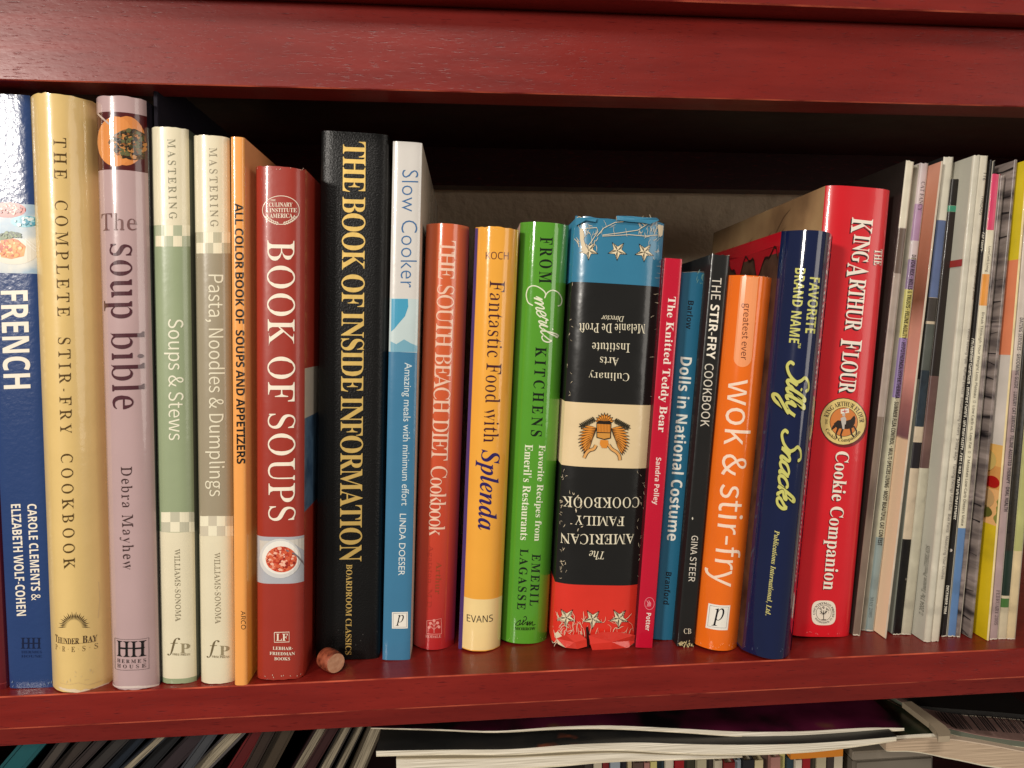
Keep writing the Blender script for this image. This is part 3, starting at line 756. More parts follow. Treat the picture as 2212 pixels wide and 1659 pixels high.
bits(bo, 4, 228, 726, 62, 50, 26, [(236, 150, 120), (190, 60, 36), (150, 36, 24), (244, 186, 160), (214, 96, 60)], 9, seed=6)
bo.lines(4, [[(250, 685), (285, 700), (300, 712), (334, 750)]], 7, (120, 112, 116), 'photo_spoon')
bo.lines(4, [[(197, 1052), (263, 1050), (263, 1094), (197, 1096), (197, 1052)]], 3, W, 'publisher_mark'); bo.htext('LF', 'bserif', 4, 205, 1058, 257, 1089, W, 'publisher_mark')
for t, x0, x1, y0 in (('LEBHAR-', 190, 280, 1115), ('FRIEDMAN', 176, 289, 1138), ('BOOKS', 197, 267, 1162)): bo.htext(t, 'bserif', 4, x0, y0, x1, y0 + 14, W)

GOLD = mat((232, 196, 112), rough=.38, metal=.6, coat=0, bump=.2, bscale=200)
bk = Book('book', 'thick black leatherette hardcover with gold stamped title', 'book', (694, 285), (843, 291), (686, 1413), (819, 1420), body=mat((9, 9, 9), rough=.33, bump=.35, bscale=1100, spec=.35),
          B=.0022, p=9, rough=.34, coat=.0, bump=.4, bscale=1100, depth=.22, mspine=None)
bk.text('THE BOOK OF INSIDE INFORMATION', 'bserif', 0, 740, 305, 733, 1213, 50, None, m=GOLD, spacing=.93)
bk.text('BOARDROOM® CLASSICS', 'bserif', 0, 748, 1219, 746, 1414, 13, None, 'publisher_lettering', m=GOLD)

sc = Book('book', 'tall white and blue slow cooker paperback', 'book', (849, 307), (912, 308), (826, 1424), (886, 1424), body=(62, 122, 158),
          B=.0012, p=4, rough=.25, coat=.35, hard=False, right=(196, 182, 164), depth=.2,
          bands=[((880, 300), (880, 645), (216, 212, 206)), ((880, 645), (880, 761), (196, 212, 212))])
sc.polys(3, [[(835, 930), (920, 930), (922, 970), (905, 1020), (870, 1060), (850, 1085), (833, 1100)]], (70, 158, 192), 'photo_swirl')
sc.polys(3, [[(830, 1205), (830, 1150), (860, 1165), (900, 1140), (935, 1160), (972, 1175), (972, 1205)]], (120, 172, 192), 'photo_swirl')
sc.text('Slow Cooker', 'sans', 3, 889, 262, 880, 872, 85, (66, 112, 160), spacing=1.05, thin_k=.3)
sc.text('Amazing meals with minimum effort', 'sans', 0, 869, 783, 862, 1092, 21, (214, 226, 226))
sc.text('LINDA DOESER', 'sans', 4, 757, 522, 750, 798, 29, (226, 232, 228), 'author_lettering')
def pmark(b_, k, pts, bar):
    b_.poly(k, pts, (240, 236, 224), 'publisher_panel')
    cx = sum(p[0] for p in pts) / 4; cy = sum(p[1] for p in pts) / 4
    b_.lines(k, [[((p[0] - cx) * .84 + cx, (p[1] - cy) * .84 + cy) for p in pts + pts[:1]]], bar, (60, 60, 90), 'publisher_frame')
    xs = [p[0] for p in pts]; ys = [p[1] for p in pts]; ww = max(xs) - min(xs); hh = max(ys) - min(ys)
    b_.htext('p', 'ital', k, cx - ww * .27, cy - hh * .32, cx + ww * .25, cy + hh * .33, (16, 16, 22), 'publisher_mark')
pmark(sc, 4, [(722, 962), (793, 960), (793, 1034), (722, 1035)], 1.5)

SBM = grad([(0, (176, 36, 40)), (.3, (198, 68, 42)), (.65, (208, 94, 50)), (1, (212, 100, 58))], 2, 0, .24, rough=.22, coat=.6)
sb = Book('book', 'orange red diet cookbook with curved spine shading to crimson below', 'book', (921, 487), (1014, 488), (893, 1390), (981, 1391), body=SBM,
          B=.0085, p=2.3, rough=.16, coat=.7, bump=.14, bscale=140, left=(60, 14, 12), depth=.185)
sb.text('THE  SOUTH  BEACH  DIET  Cookbook', 'serif', 0, 948, 519, 925, 1157, 37, (238, 200, 176), spacing=.85)
sb.text('Arthur', 'serif', 4, 920, 738, 914, 880, 26, (140, 70, 34), 'author_lettering'); sb.text('Agatston, M.D.', 'serif', 4, 882, 665, 872, 950, 26, (166, 52, 38), 'author_lettering')
sb.lines(4, [[(878, 1000), (942, 990), (944, 1058), (877, 1058), (878, 1000)], [(910, 1055), (910, 1000)], [(910, 1040), (890, 1020)], [(910, 1040), (930, 1020)], [(910, 1025), (897, 1008)], [(910, 1025), (924, 1006)]], 2.6, (226, 150, 140), 'publisher_mark')
sb.polys(4, [[(910 + dx + 7 * math.cos(t * math.tau / 8), 0 + dy + 7 * math.sin(t * math.tau / 8)) for t in range(8)] for dx, dy in ((0, 1000), (-16, 1012), (16, 1010), (-22, 1030), (22, 1028))], (226, 150, 140), 'publisher_mark')
sb.htext('RODALE', 'bserif', 4, 872, 1062, 942, 1075, (226, 160, 150))

sp = Book('book', 'golden orange low sugar cookbook with cream foot', 'book', (1027, 493), (1122, 496), (991, 1397), (1080, 1396), body=(242, 172, 66),
          B=.0075, p=2.6, rough=.22, coat=.6, bump=.08, left=(58, 46, 104), right=(110, 60, 30), depth=.19, wear=.0002,
          bands=[((1040, 1295), (1040, 1405), (244, 216, 152))])
sp.poly(0, [(1026, 493), (1033, 493), (998, 1402), (989, 1402)], (76, 62, 120), 'purple_edge')
sp.htext('KOCH', 'noto', 5, 176, 333, 337, 386, (96, 40, 44), 'author_lettering', slope=3)
sp.text('Fantastic Food with', 'serif', 0, 1057.5, 606, 1043.5, 955, 33, (70, 30, 44))
sp.text('Splenda', 'bital', 0, 1029, 969, 1020.5, 1142, 52, (44, 30, 96), 'brand_lettering')
sp.htext('EVANS', 'noto', 6, 40, 1313, 215, 1360, (50, 40, 36), 'author_lettering')

GB = (14, 26, 16); GW = (232, 236, 206)
gr = Book('book', 'bright green restaurant recipe cookbook with white script name', 'book', (1124, 484), (1232, 485), (1083, 1381), (1181, 1380), body=(86, 156, 44),
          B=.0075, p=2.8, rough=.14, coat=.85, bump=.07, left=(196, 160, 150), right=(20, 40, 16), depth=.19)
gr.text('FROM', 'bserif', 5, 560, 228, 551, 553, 92, GB, 'title_lettering', spacing=1.25)
gr.scr('E', 5, 452, 640, 470, 600, 1, (0, 0, 0), 'x') if False else None
gr.lines(5, [[tuple(p) for p in smooth_path([(510, 712), (476, 690), (463, 640), (475, 592), (505, 573), (545, 580), (590, 612), (600, 640), (592, 660), (612, 622), (650, 604), (690, 622), (714, 665), (708, 705), (686, 716)], 6)]], 8, GW, 'script_lettering')
gr.scr("meril's", 5, 508, 650, 578, 985, 128, GW, w0=.13, slant=.35)
gr.text('KITCHENS', 'bserif', 5, 528, 1005, 493, 1636, 80, GB, spacing=1.3)
gr.text('Favorite Recipes from', 'bserif', 6, 512, 178, 480, 822, 56, GW, 'subtitle_lettering'); gr.text("Emeril's Restaurants", 'bserif', 6, 430, 175, 397, 815, 56, GW, 'subtitle_lettering')
gr.text('EMERIL', 'bserif', 6, 478, 910, 461, 1256, 57, GB, 'author_lettering', spacing=1.25); gr.text('LAGASSE', 'bserif', 6, 397, 875, 376, 1280, 57, GB, 'author_lettering', spacing=1.2)
gr.lines(6, [[tuple(p) for p in smooth_path(q, 6)] for q in ([(420, 1335), (435, 1328), (440, 1345), (425, 1360), (408, 1375), (380, 1388), (368, 1378), (400, 1352), (392, 1385), (415, 1368), (420, 1350), (412, 1385), (440, 1365)], [(438, 1385), (450, 1360), (445, 1388), (465, 1362), (460, 1388), (480, 1362), (478, 1386), (500, 1382)])], 4.5, GB, 'publisher_mark')
gr.htext('MORROW', 'bserif', 6, 362, 1398, 499, 1418, GB)

# the worn family cookbook
fa = Book('book', 'worn thick family cookbook standing upside down with blue, black, cream and red bands', 'book', (1242, 474), (1434, 476), (1190, 1390), (1376, 1388), body=(22, 22, 21),
          B=.005, p=4.5, rough=.24, coat=.35, bump=.5, bscale=70, fleck=.0, nseg=20, wear=.0006, depth=.185, t=.0012,
          bands=[((1330, 470), (1330, 613), (52, 124, 158)), ((1330, 873), (1330, 1011), (232, 208, 164)), ((1330, 1265), (1330, 1400), (222, 52, 38))])
FW = (236, 228, 200)
for t, x0, x1, y0, y1, st in (('Director', 995, 1156, 783, 823, 'ital'), ('Melanie De Proft', 836, 1305, 838, 906, 'serif'), ('Institute', 929, 1196, 975, 1040, 'serif'), ('Arts', 986, 1118, 1076, 1136, 'serif'), ('Culinary', 905, 1192, 1172, 1243, 'serif')):
    fa.htext(t, st, 5, x0, y0 - 3, x1, y1 - 3, FW, 'title_lettering', up=True, slope=8)
for t, x0, x1, y0, y1, st in (('COOKBOOK', 678, 1197, 518, 590, 'serif'), ('FAMILY', 765, 1097, 652, 716, 'serif'), ('AMERICAN', 668, 1162, 764, 834, 'serif'), ('The', 862, 962, 886, 943, 'ital')):
    fa.htext(t, st, 6, x0, y0, x1, y1, FW, 'title_lettering', up=True, slope=8)
def star(b_, k, cx, cy, r, rot=0):
    pts = []
    for i in range(10):
        a = math.radians(90 + 36 * i + rot); rr = r if i % 2 == 0 else r * .42
        pts.append((cx + rr * math.cos(a), cy + rr * math.sin(a)))
    big = [((x - cx) * 1.12 + cx, (y - cy) * 1.12 + cy) for x, y in pts]
    V = [(cx, cy)] + big; loc = [b_.loc(*cr(k, *p)) for p in V]
    b_.put(loc, [(0, i + 1, (i + 1) % 10 + 1) for i in range(10)], (24, 18, 14), 'star_outline')
    V = [(cx, cy)] + pts; loc = [b_.loc(*cr(k, *p)) for p in V]
    b_.put(loc, [(0, i + 1, (i + 1) % 10 + 1) for i in range(10)], (238, 222, 186), 'star')
    hl = []
    for i in range(0, 10, 2):
        p = pts[i]; q = pts[(i + 1) % 10]
        hl.append([(cx, cy), p])
        for t in (.35, .7): hl.append([(cx + (q[0] - cx) * .25 + (p[0] - cx) * t * .2, cy + (q[1] - cy) * .25 + (p[1] - cy) * t * .2), (q[0] * (1 - t) + p[0] * t, q[1] * (1 - t) + p[1] * t)])
    b_.lines(k, hl, 3.2, (30, 22, 16), 'star_hatching')
for cx, cy in ((905, 322), (1108, 325), (1298, 335)): star(fa, 5, cx, cy, 66, 3)
for cx, cy in ((707, 1335), (883, 1345), (1060, 1340)): star(fa, 6, cx, cy, 64, 3)
# emblem (upside down eagle with shield)
OR = (226, 144, 52); DK = (36, 26, 18)
def feather(cx, cy, a, L, wd):
    a = math.radians(a); c, s_ = math.cos(a), math.sin(a); out = []
    for t, q in ((0, .3), (.35, 1), (.75, .9), (1, .0), (.75, -.9), (.35, -1), (0, -.3)): out.append((cx + c * L * t - s_ * wd * q / 2, cy + s_ * L * t + c * wd * q / 2))
    return out
fe = []
for i in range(11):                                                  # wings hang down on both sides
    t = i / 10
    L_ = 84 + 24 * math.sin(t * 3)
    fe.append(feather(904 - 30 * t, 66 + 92 * t, 190 - 72 * t, L_, 14))
    fe.append(feather(1012 + 30 * t, 70 + 92 * t, -10 + 72 * t, L_, 14))
for i in range(9): fe.append(feather(962, 34, -164 + 18.5 * i, 64, 15))   # fan of the tail above the shield
fa.polys(6, [[((x - sum(q[0] for q in f) / 7) * 1.18 + sum(q[0] for q in f) / 7, (y - sum(q[1] for q in f) / 7) * 1.3 + sum(q[1] for q in f) / 7) for x, y in f] for f in fe], DK, 'emblem_outline')
fa.polys(6, fe, OR, 'emblem_feathers'); fa.lines(6, [f + f[:1] for f in fe], 2.0, DK, 'emblem_outline')
fa.polys(6, [[(908, 32), (1008, 36), (1005, 135), (960, 145), (908, 130)]], DK, 'emblem_outline')
fa.polys(6, [[(914, 38), (1002, 42), (1000, 95), (914, 92)]], OR, 'emblem_shield'); fa.polys(6, [[(914, 98), (1000, 101), (999, 130), (958, 138), (914, 126)]], (214, 150, 66), 'emblem_shield')
fa.lines(6, [[(x, 40), (x - 1, 92)] for x in range(924, 1000, 10)], 3, (150, 90, 30), 'emblem_stripes')
fa.polys(6, [[(935, 145), (985, 147), (990, 175), (975, 200), (945, 198), (930, 172)]], OR, 'emblem_head')
for pts in ([(905, 180), (890, 205), (860, 215), (840, 235), (825, 265)], [(990, 178), (1010, 205), (1040, 225), (1060, 250), (1065, 280)]):
    fa.lines(6, [[tuple(p) for p in smooth_path(pts, 5)]], 24, DK, 'emblem_ribbon'); fa.lines(6, [[tuple(p) for p in smooth_path(pts, 5)]], 17, (228, 168, 96), 'emblem_ribbon')
br = []
for sx, x0 in ((-1, 895), (1, 1030)):
    for i in range(9):
        t = i / 8; bx = x0 + sx * 85 * t; by_ = 5 + 45 * t + (0 if sx < 0 else 10)
        for a in (-60, 60, 0): br.append(feather(bx, by_, (180 if sx < 0 else 0) + a + 20 * sx, 24, 8))
fa.polys(6, br, (44, 40, 26), 'emblem_branches')
fa.polys(6, [[(908, 24), (930, 14), (962, 20), (994, 16), (1012, 28), (1000, 38), (915, 34)]], DK, 'emblem_branches')
fa.htext('WHITTIER BOOKS', 'serif', 5, 980, 122, 1275, 162, (30, 62, 84), 'title_lettering', up=True, slope=6) if False else None
# tears and scuffs in the jacket
R = random.Random(3)
def scuffs(b_, k, n, x0, x1, y0, y1, L, wd, col, name='jacket_tear', vert=.3):
    l = []
    for _ in range(n):
        x, y = R.uniform(x0, x1), R.uniform(y0, y1); a = R.uniform(0, math.tau); p = [(x, y)]
        for _ in range(4):
            a += R.gauss(0, .5); x += L / 4 * math.cos(a) * (1 - vert); y += L / 4 * math.sin(a) * (1 + vert * .5); p.append((x, y))
        l.append(p)
    vs = []; fs = []
    for pts in l:
        v, f = stroke_polys([Vector(p) for p in pts], wd * R.uniform(.6, 1.5), True); b = len(vs); vs += v; fs += [tuple(q + b for q in g) for g in f]
    b_.put([b_.loc(*cr(k, *p)) for p in vs], fs, col, name)
TEAR = mat((222, 206, 176), rough=.8)
scuffs(fa, 5, 26, 830, 960, 150, 300, 45, 3, TEAR); scuffs(fa, 5, 34, 1250, 1430, 90, 250, 45, 3, TEAR); scuffs(fa, 5, 8, 960, 1300, 120, 230, 60, 2.2, TEAR)
fa.lines(5, [[(845, 172), (900, 166), (960, 162), (968, 190), (930, 250), (900, 292)], [(960, 225), (1010, 165), (1090, 125), (1150, 120)], [(1000, 222), (1080, 218), (1190, 212), (1300, 222), (1390, 215)], [(1000, 215), (1120, 200), (1250, 180), (1330, 130)],
             [(812, 100), (835, 84), (865, 96)], [(1100, 82), (1098, 108), (1285, 128), (1288, 90)], [(800, 240), (830, 270), (835, 300)]], 4.5, TEAR, 'jacket_tear')
fa.poly(5, [(840, 175), (862, 168), (870, 205), (866, 240), (884, 300), (905, 330), (880, 350), (850, 318), (852, 300), (842, 240)], TEAR, 'jacket_tear'); fa.poly(5, [(1390, 140), (1432, 150), (1425, 215), (1405, 230), (1395, 190)], TEAR, 'jacket_tear')
scuffs(fa, 5, 26, 1365, 1415, 300, 1380, 26, 2.4, TEAR, vert=-.6); scuffs(fa, 5, 20, 745, 790, 520, 1350, 22, 2.4, TEAR)
scuffs(fa, 6, 34, 660, 700, 340, 1080, 24, 2.4, TEAR); scuffs(fa, 6, 14, 700, 850, 480, 760, 22, 4, TEAR); scuffs(fa, 6, 20, 1180, 1230, 340, 1080, 22, 2, TEAR)
scuffs(fa, 6, 46, 620, 830, 1320, 1500, 60, 3, TEAR); scuffs(fa, 6, 34, 860, 1170, 1340, 1500, 80, 3, TEAR)
fa.poly(6, [(628, 1440), (650, 1425), (690, 1470), (720, 1500), (700, 1535), (650, 1510)], TEAR, 'jacket_tear'); fa.poly(6, [(1130, 1490), (1172, 1450), (1180, 1480), (1150, 1520), (1100, 1540)], TEAR, 'jacket_tear')
fa.poly(6, [(836, 1400), (850, 1392), (864, 1450), (858, 1535), (838, 1540), (842, 1470)], (40, 14, 12), 'jacket_notch')
# curled torn flaps of the jacket, standing proud of the edges
def flap(b_, k, pts, col, dy, name='torn_flap', th=.0003):
    q = [b_.loc(*cr(k, *p)) for p in pts]; bm = bmesh.new(); n = len(q)
    yy = lambda i: b_.sy(max(-b_.w / 2, min(b_.w / 2, q[i][0]))) - .0009 - dy * (.3 + .7 * abs(math.sin(i * 1.7)))
    A = [bm.verts.new((q[i][0], yy(i), q[i][1])) for i in range(n)]; Bv = [bm.verts.new((q[i][0], yy(i) + th, q[i][1])) for i in range(n)]
    c0 = Vector((sum(v.co.x for v in A) / n, min(v.co.y for v in A), sum(v.co.z for v in A) / n)); ca = bm.verts.new(c0); cb = bm.verts.new(c0 + Vector((0, th, 0)))
    for i in range(n):
        j = (i + 1) % n; bm.faces.new((A[i], A[j], ca)); bm.faces.new((Bv[j], Bv[i], cb)); bm.faces.new((A[j], A[i], Bv[i], Bv[j]))
    bmesh.ops.recalc_face_normals(bm, faces=bm.faces)
    return obj(name, bm, mat(col, rough=b_.rough, coat=b_.coat, bump=.6, bscale=150), b_.e)
flap(fa, 5, [(1098, 80), (1200, 84), (1290, 92), (1380, 96), (1400, 112), (1330, 140), (1280, 130), (1180, 122), (1100, 112)], (62, 134, 168), .0012)
flap(fa, 5, [(808, 96), (860, 92), (960, 100), (950, 125), (880, 120), (812, 150)], (62, 134, 168), .0008)
flap(fa, 6, [(640, 1470), (700, 1440), (800, 1440), (838, 1470), (842, 1520), (780, 1535), (700, 1528)], (218, 62, 48), .0018)
flap(fa, 6, [(856, 1450), (940, 1420), (1060, 1425), (1160, 1440), (1172, 1480), (1110, 1530), (1000, 1545), (880, 1552), (862, 1500)], (216, 56, 44), .0022)

td = Book('book', 'thin crimson paperback about a knitted bear', 'book', (1436, 558), (1474, 559), (1373, 1398), (1409, 1399), body=(196, 12, 48), B=.0004, p=6, rough=.26, coat=.35, hard=False, bump=.1, left=(80, 8, 20))
td.poly(7, [(177, 268), (205, 268), (100, 1660), (62, 1660)], (206, 38, 66), 'spine_edge_fold') if False else None
td.text('The Knitted Teddy Bear', 'bserif', 7, 192, 545, 115, 1540, 72, (246, 232, 220), spacing=1.02)
td.text('Sandra Polley', 'bsans', 8, 101, 212, 79, 540, 48, (240, 214, 206), 'author_lettering'); td.text('Potter', 'bsans', 8, 45, 1292, 36, 1415, 32, (240, 226, 216), 'publisher_lettering')
td.ring(8, 65, 1228, 33, 42, 3, (236, 150, 160), 'publisher_mark'); td.lines(8, [[(45 + 5 * i, 1205 + 7 * (i % 3)), (55 + 4 * i, 1225), (48 + 5 * i, 1250 - 4 * (i % 2))] for i in range(6)], 3, (236, 150, 160), 'publisher_mark')
dl = Book('book', 'short teal blue paperback about dolls in costume', 'book', (1474, 589), (1526, 588), (1413, 1382), (1457, 1381), body=(38, 106, 138), B=.0014, p=3, rough=.3, coat=.3, hard=False, wear=.0002, bump=.12)
dl.text('Barlow', 'bsans', 7, 353, 577, 335, 785, 44, (8, 18, 30), 'author_lettering'); dl.text('Dolls in National Costume', 'bsans', 0, 1470, 770.5, 1440, 1167, 26, (238, 240, 230)); dl.text('Branford', 'bsans', 8, 180, 1008, 160, 1232, 42, (8, 18, 30), 'publisher_lettering')
scuffs(dl, 7, 12, 400, 480, 370, 470, 34, 3.5, (120, 160, 150), 'spine_scuff'); dl.lines(7, [[(312, 371), (400, 366), (487, 369)]], 2.5, (170, 170, 160), 'spine_scuff')
sf = Book('book', 'black stir-fry paperback with light and bold white title and frayed foot', 'book', (1538, 550), (1577, 551), (1463, 1393), (1499, 1397), body=(24, 24, 23), B=.0006, p=6, rough=.3, coat=.25, hard=False, bump=.15, wear=.0002, depth=.19)
sf.text('THE', 'light', 7, 530, 408, 520, 570, 68, (226, 220, 204)); sf.text('STIR-FRY', 'bsans', 7, 518, 605, 484, 1003, 66, (246, 240, 222)); sf.text('COOKBOOK', 'light', 7, 476, 1038, 441, 1500, 66, (220, 214, 198))
sf.text('GINA STEER', 'light', 8, 358, 755, 335, 1073, 46, (226, 220, 204), 'author_lettering'); sf.htext('CB', 'serif', 8, 304, 1401, 355, 1438, (226, 214, 190))
scuffs(sf, 8, 30, 270, 372, 1496, 1525, 18, 5, (206, 190, 140), 'frayed_foot'); sf.ell(8, 364, 637, 5, 9, (210, 206, 190), 'spine_chip')

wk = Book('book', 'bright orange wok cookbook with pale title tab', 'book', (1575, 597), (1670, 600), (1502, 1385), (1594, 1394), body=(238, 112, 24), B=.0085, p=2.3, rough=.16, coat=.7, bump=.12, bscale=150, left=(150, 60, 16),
          right=pic([(20, 18, 14), (120, 110, 40), (226, 206, 130), (70, 96, 40)], 90, name='cover_photo', sharp=True), depth=.19)
tab = [(740, 399), (870, 405), (818, 1010)] + [(752 + 65 * math.cos(math.radians(a)), 1000 + 65 * math.sin(math.radians(a))) for a in range(0, 181, 18)]
wk.poly(7, tab, (246, 158, 104), 'title_tab')
wk.text('greatest ever', 'light', 7, 745, 597, 722, 1010, 62, (96, 40, 28)); wk.text('wok & stir-fry', 'light', 0, 1553, 816, 1521.5, 1259.5, 75, (250, 222, 198))
pmark(wk, 8, [(476, 1226), (627, 1240), (608, 1412), (455, 1396)], 2.2)

NV = (12, 26, 66); PY_ = (206, 204, 112)
sl = Book('book', 'thick navy snack recipe book with rounded glossy spine', 'book', (1688, 503), (1799, 506), (1604, 1398), (1708, 1406), body=NV, B=.012, p=2.1, rough=.12, coat=.9, bump=.08, bscale=120, left=[(300, 545, (176, 20, 34)), (545, 1420, pic([(46, 30, 26), (78, 54, 42), (34, 24, 22)], 40, name='cover_photo'))], right=(170, 18, 30), depth=.2, nseg=18)
sl.text('FAVORITE', 'bsans', 7, 1246, 405, 1210, 815, 74, PY_); sl.text('BRAND NAME', 'bsans', 7, 1140, 338, 1092, 885, 74, PY_); sl.text('TM', 'bsans', 7, 1160, 888, 1157, 925, 20, PY_)
sl.scr('Silly', 7, 985, 1015, 960, 1425, 265, (10, 14, 30), w0=.38, slant=.35); sl.scr('Silly', 7, 992, 1010, 967, 1420, 262, PY_, w0=.235, slant=.35)
sl.scr('Snacks', 8, 975, 15, 925, 575, 160, (10, 14, 30), w0=.38, slant=.35); sl.scr('Snacks', 8, 980, 10, 930, 570, 158, PY_, w0=.235, slant=.35)
sl.text('Publications International, Ltd.', 'bital', 8, 928, 718, 862, 1306, 42, (214, 206, 128), 'publisher_lettering')

KR = (214, 22, 36)
ka = Book('book', 'big red cookie baking book with round emblem and white title', 'book', (1783, 405), (1943, 409), (1721, 1371), (1834, 1371), body=KR, B=.004, p=5, rough=.3, coat=.35, bump=.08, depth=.2,
          left=pic([(128, 98, 70), (158, 124, 88), (172, 140, 100)], 25, name='cover_photo'))
t1 = [('K', 1, -.08), ('ING', .78, 0), ('A', 1, -.08), ('RTHUR', .78, 0), (' ', 1, 0), ('F', 1, -.06), ('LOUR', .78, 0)]
ka.text(t1, 'bserif', 0, 1838, 472, 1801, 850, 47, (40, 8, 12), spacing=.92); ka.text(t1, 'bserif', 0, 1841, 469, 1804, 847, 47, (246, 236, 220), spacing=.92)
ka.text('THE', 'bserif', 9, 176, 882, 166, 1018, 64, (70, 10, 16)); ka.text('THE', 'bserif', 9, 182, 879, 172, 1015, 64, (240, 226, 208))
ka.text('Cookie Companion', 'bserif', 8, 1330, 169, 1238, 1132, 120, (70, 8, 14)); ka.text('Cookie Companion', 'bserif', 8, 1335, 164, 1243, 1127, 120, (246, 234, 216))
ka.ell(7, 1498, 1478, 172, 178, (120, 12, 20), 'emblem_shadow'); ka.ell(7, 1490, 1465, 172, 175, (70, 40, 20), 'emblem_rim'); ka.ell(7, 1490, 1465, 166, 169, (230, 204, 128), 'emblem_ring'); ka.ell(7, 1494, 1468, 104, 108, (70, 40, 20), 'emblem_rim'); ka.ell(7, 1494, 1468, 100, 104, (214, 128, 60), 'emblem_centre')
ka.arctext('KING ARTHUR FLOUR', 'bserif', 7, 1492, 1468, 116, 196, 362, 36, (40, 22, 14)); ka.arctext('Cookie Companion', 'bserif', 7, 1492, 1468, 152, 158, 30, 32, (40, 22, 14), inside=True); ka.arctext('THE', 'bserif', 7, 1492, 1468, 118, 172, 190, 16, (40, 22, 14))
ka.polys(7, [[(1420, 1480), (1450, 1455), (1500, 1462), (1545, 1450), (1572, 1480), (1560, 1510), (1520, 1520), (1450, 1515), (1425, 1500)], [(1410, 1500), (1428, 1480), (1432, 1510), (1400, 1530)],
             [(1535, 1460), (1560, 1430), (1572, 1420), (1580, 1440), (1575, 1480), (1555, 1490)], [(1445, 1510), (1460, 1515), (1440, 1560), (1450, 1590), (1438, 1588), (1430, 1560)], [(1480, 1515), (1495, 1515), (1478, 1560), (1482, 1590), (1470, 1588), (1466, 1558)],
             [(1535, 1512), (1550, 1508), (1556, 1555), (1575, 1575), (1562, 1580), (1546, 1560)], [(1560, 1500), (1572, 1495), (1592, 1530), (1590, 1565), (1580, 1562), (1582, 1535)]], (40, 26, 20), 'emblem_horse')
ka.polys(7, [[(1470, 1440), (1500, 1425), (1512, 1445), (1508, 1485), (1480, 1490)], [(1480, 1400), (1500, 1396), (1504, 1422), (1484, 1426)], [(1478, 1480), (1500, 1485), (1498, 1520), (1485, 1520)]], (198, 190, 180), 'emblem_rider')
ka.polys(7, [[(1470, 1375), (1530, 1368), (1532, 1400), (1472, 1408)]], (236, 226, 210), 'emblem_flag'); ka.lines(7, [[(1500, 1376), (1502, 1402)], [(1482, 1391), (1520, 1387)]], 6, (190, 40, 40), 'emblem_flag')
rr_ = [(1274 + 84 * (1 if math.cos(a) > 0 else -1) * abs(math.cos(a)) ** .6, 1292 + 86 * (1 if math.sin(a) > 0 else -1) * abs(math.sin(a)) ** .6) for a in [i / 32 * math.tau for i in range(32)]]
ka.poly(8, rr_, (238, 226, 206), 'publisher_seal'); ka.ring(8, 1274, 1292, 52, 54, 3, (40, 30, 26), 'publisher_seal')
ka.polys(8, [[(1274 + rx * math.cos(t) , 1280 + ry * math.sin(t)) for t in [i / 8 * math.tau for i in range(8)]] for rx, ry in ((1, 1),)], (60, 50, 44), 'publisher_seal')
tr = []
for i in range(46):
    a, q = R.uniform(0, math.tau), math.sqrt(R.random()); x, y = 1274 + 40 * q * math.cos(a), 1278 + 30 * q * math.sin(a); tr.append([(x - 3, y), (x, y - 4), (x + 3, y), (x, y + 4)])
ka.polys(8, tr, (50, 42, 36), 'seal_tree'); ka.lines(8, [[(1274, 1280), (1273, 1338)], [(1258, 1338), (1290, 1339)], [(1274, 1305), (1250, 1280)], [(1274, 1300), (1298, 1276)]], 5, (50, 42, 36), 'seal_tree')
ka.arctext('COUNTRYMAN PRESS', 'bserif', 8, 1274, 1292, 60, 170, 385, 15, (40, 30, 26)); ka.arctext('WOODSTOCK, VT.', 'bserif', 8, 1274, 1292, 76, 150, 30, 15, (40, 30, 26), inside=True)
PALE = mat((206, 170, 150), rough=.7)
scuffs(bo, 3, 9, 140, 380, 250, 262, 8, 3.2, PALE, 'edge_wear'); scuffs(bo, 4, 8, 140, 325, 1238, 1250, 7, 3.2, PALE, 'edge_wear')
scuffs(wk, 8, 12, 400, 670, 1500, 1535, 9, 3.2, mat((246, 190, 150), rough=.6), 'edge_wear'); scuffs(wk, 7, 10, 660, 980, 402, 412, 9, 3.2, mat((250, 200, 160), rough=.6), 'edge_wear')
scuffs(ka, 8, 8, 1100, 1440, 1425, 1440, 9, 3.2, mat((240, 150, 150), rough=.6), 'edge_wear'); scuffs(sl, 8, 7, 780, 1040, 1535, 1562, 8, 3.2, mat((90, 100, 130), rough=.6), 'edge_wear')
scuffs(bk, 4, 9, 420, 660, 1000, 1160, 6, 3.2, mat((60, 58, 56), rough=.7), 'edge_wear'); scuffs(sp, 5, 7, 140, 410, 168, 178, 7, 3.2, mat((250, 220, 170), rough=.6), 'edge_wear')
scuffs(by, 2, 10, 250, 460, 1230, 1300, 11, 3.2, mat((214, 190, 140), rough=.7), 'edge_wear'); scuffs(bb, 2, 6, 50, 230, 1290, 1302, 12, 3.2, mat((110, 130, 160), rough=.6), 'edge_wear')
scuffs(gr, 6, 6, 290, 570, 1470, 1490, 7, 3.2, mat((170, 200, 130), rough=.6), 'edge_wear')
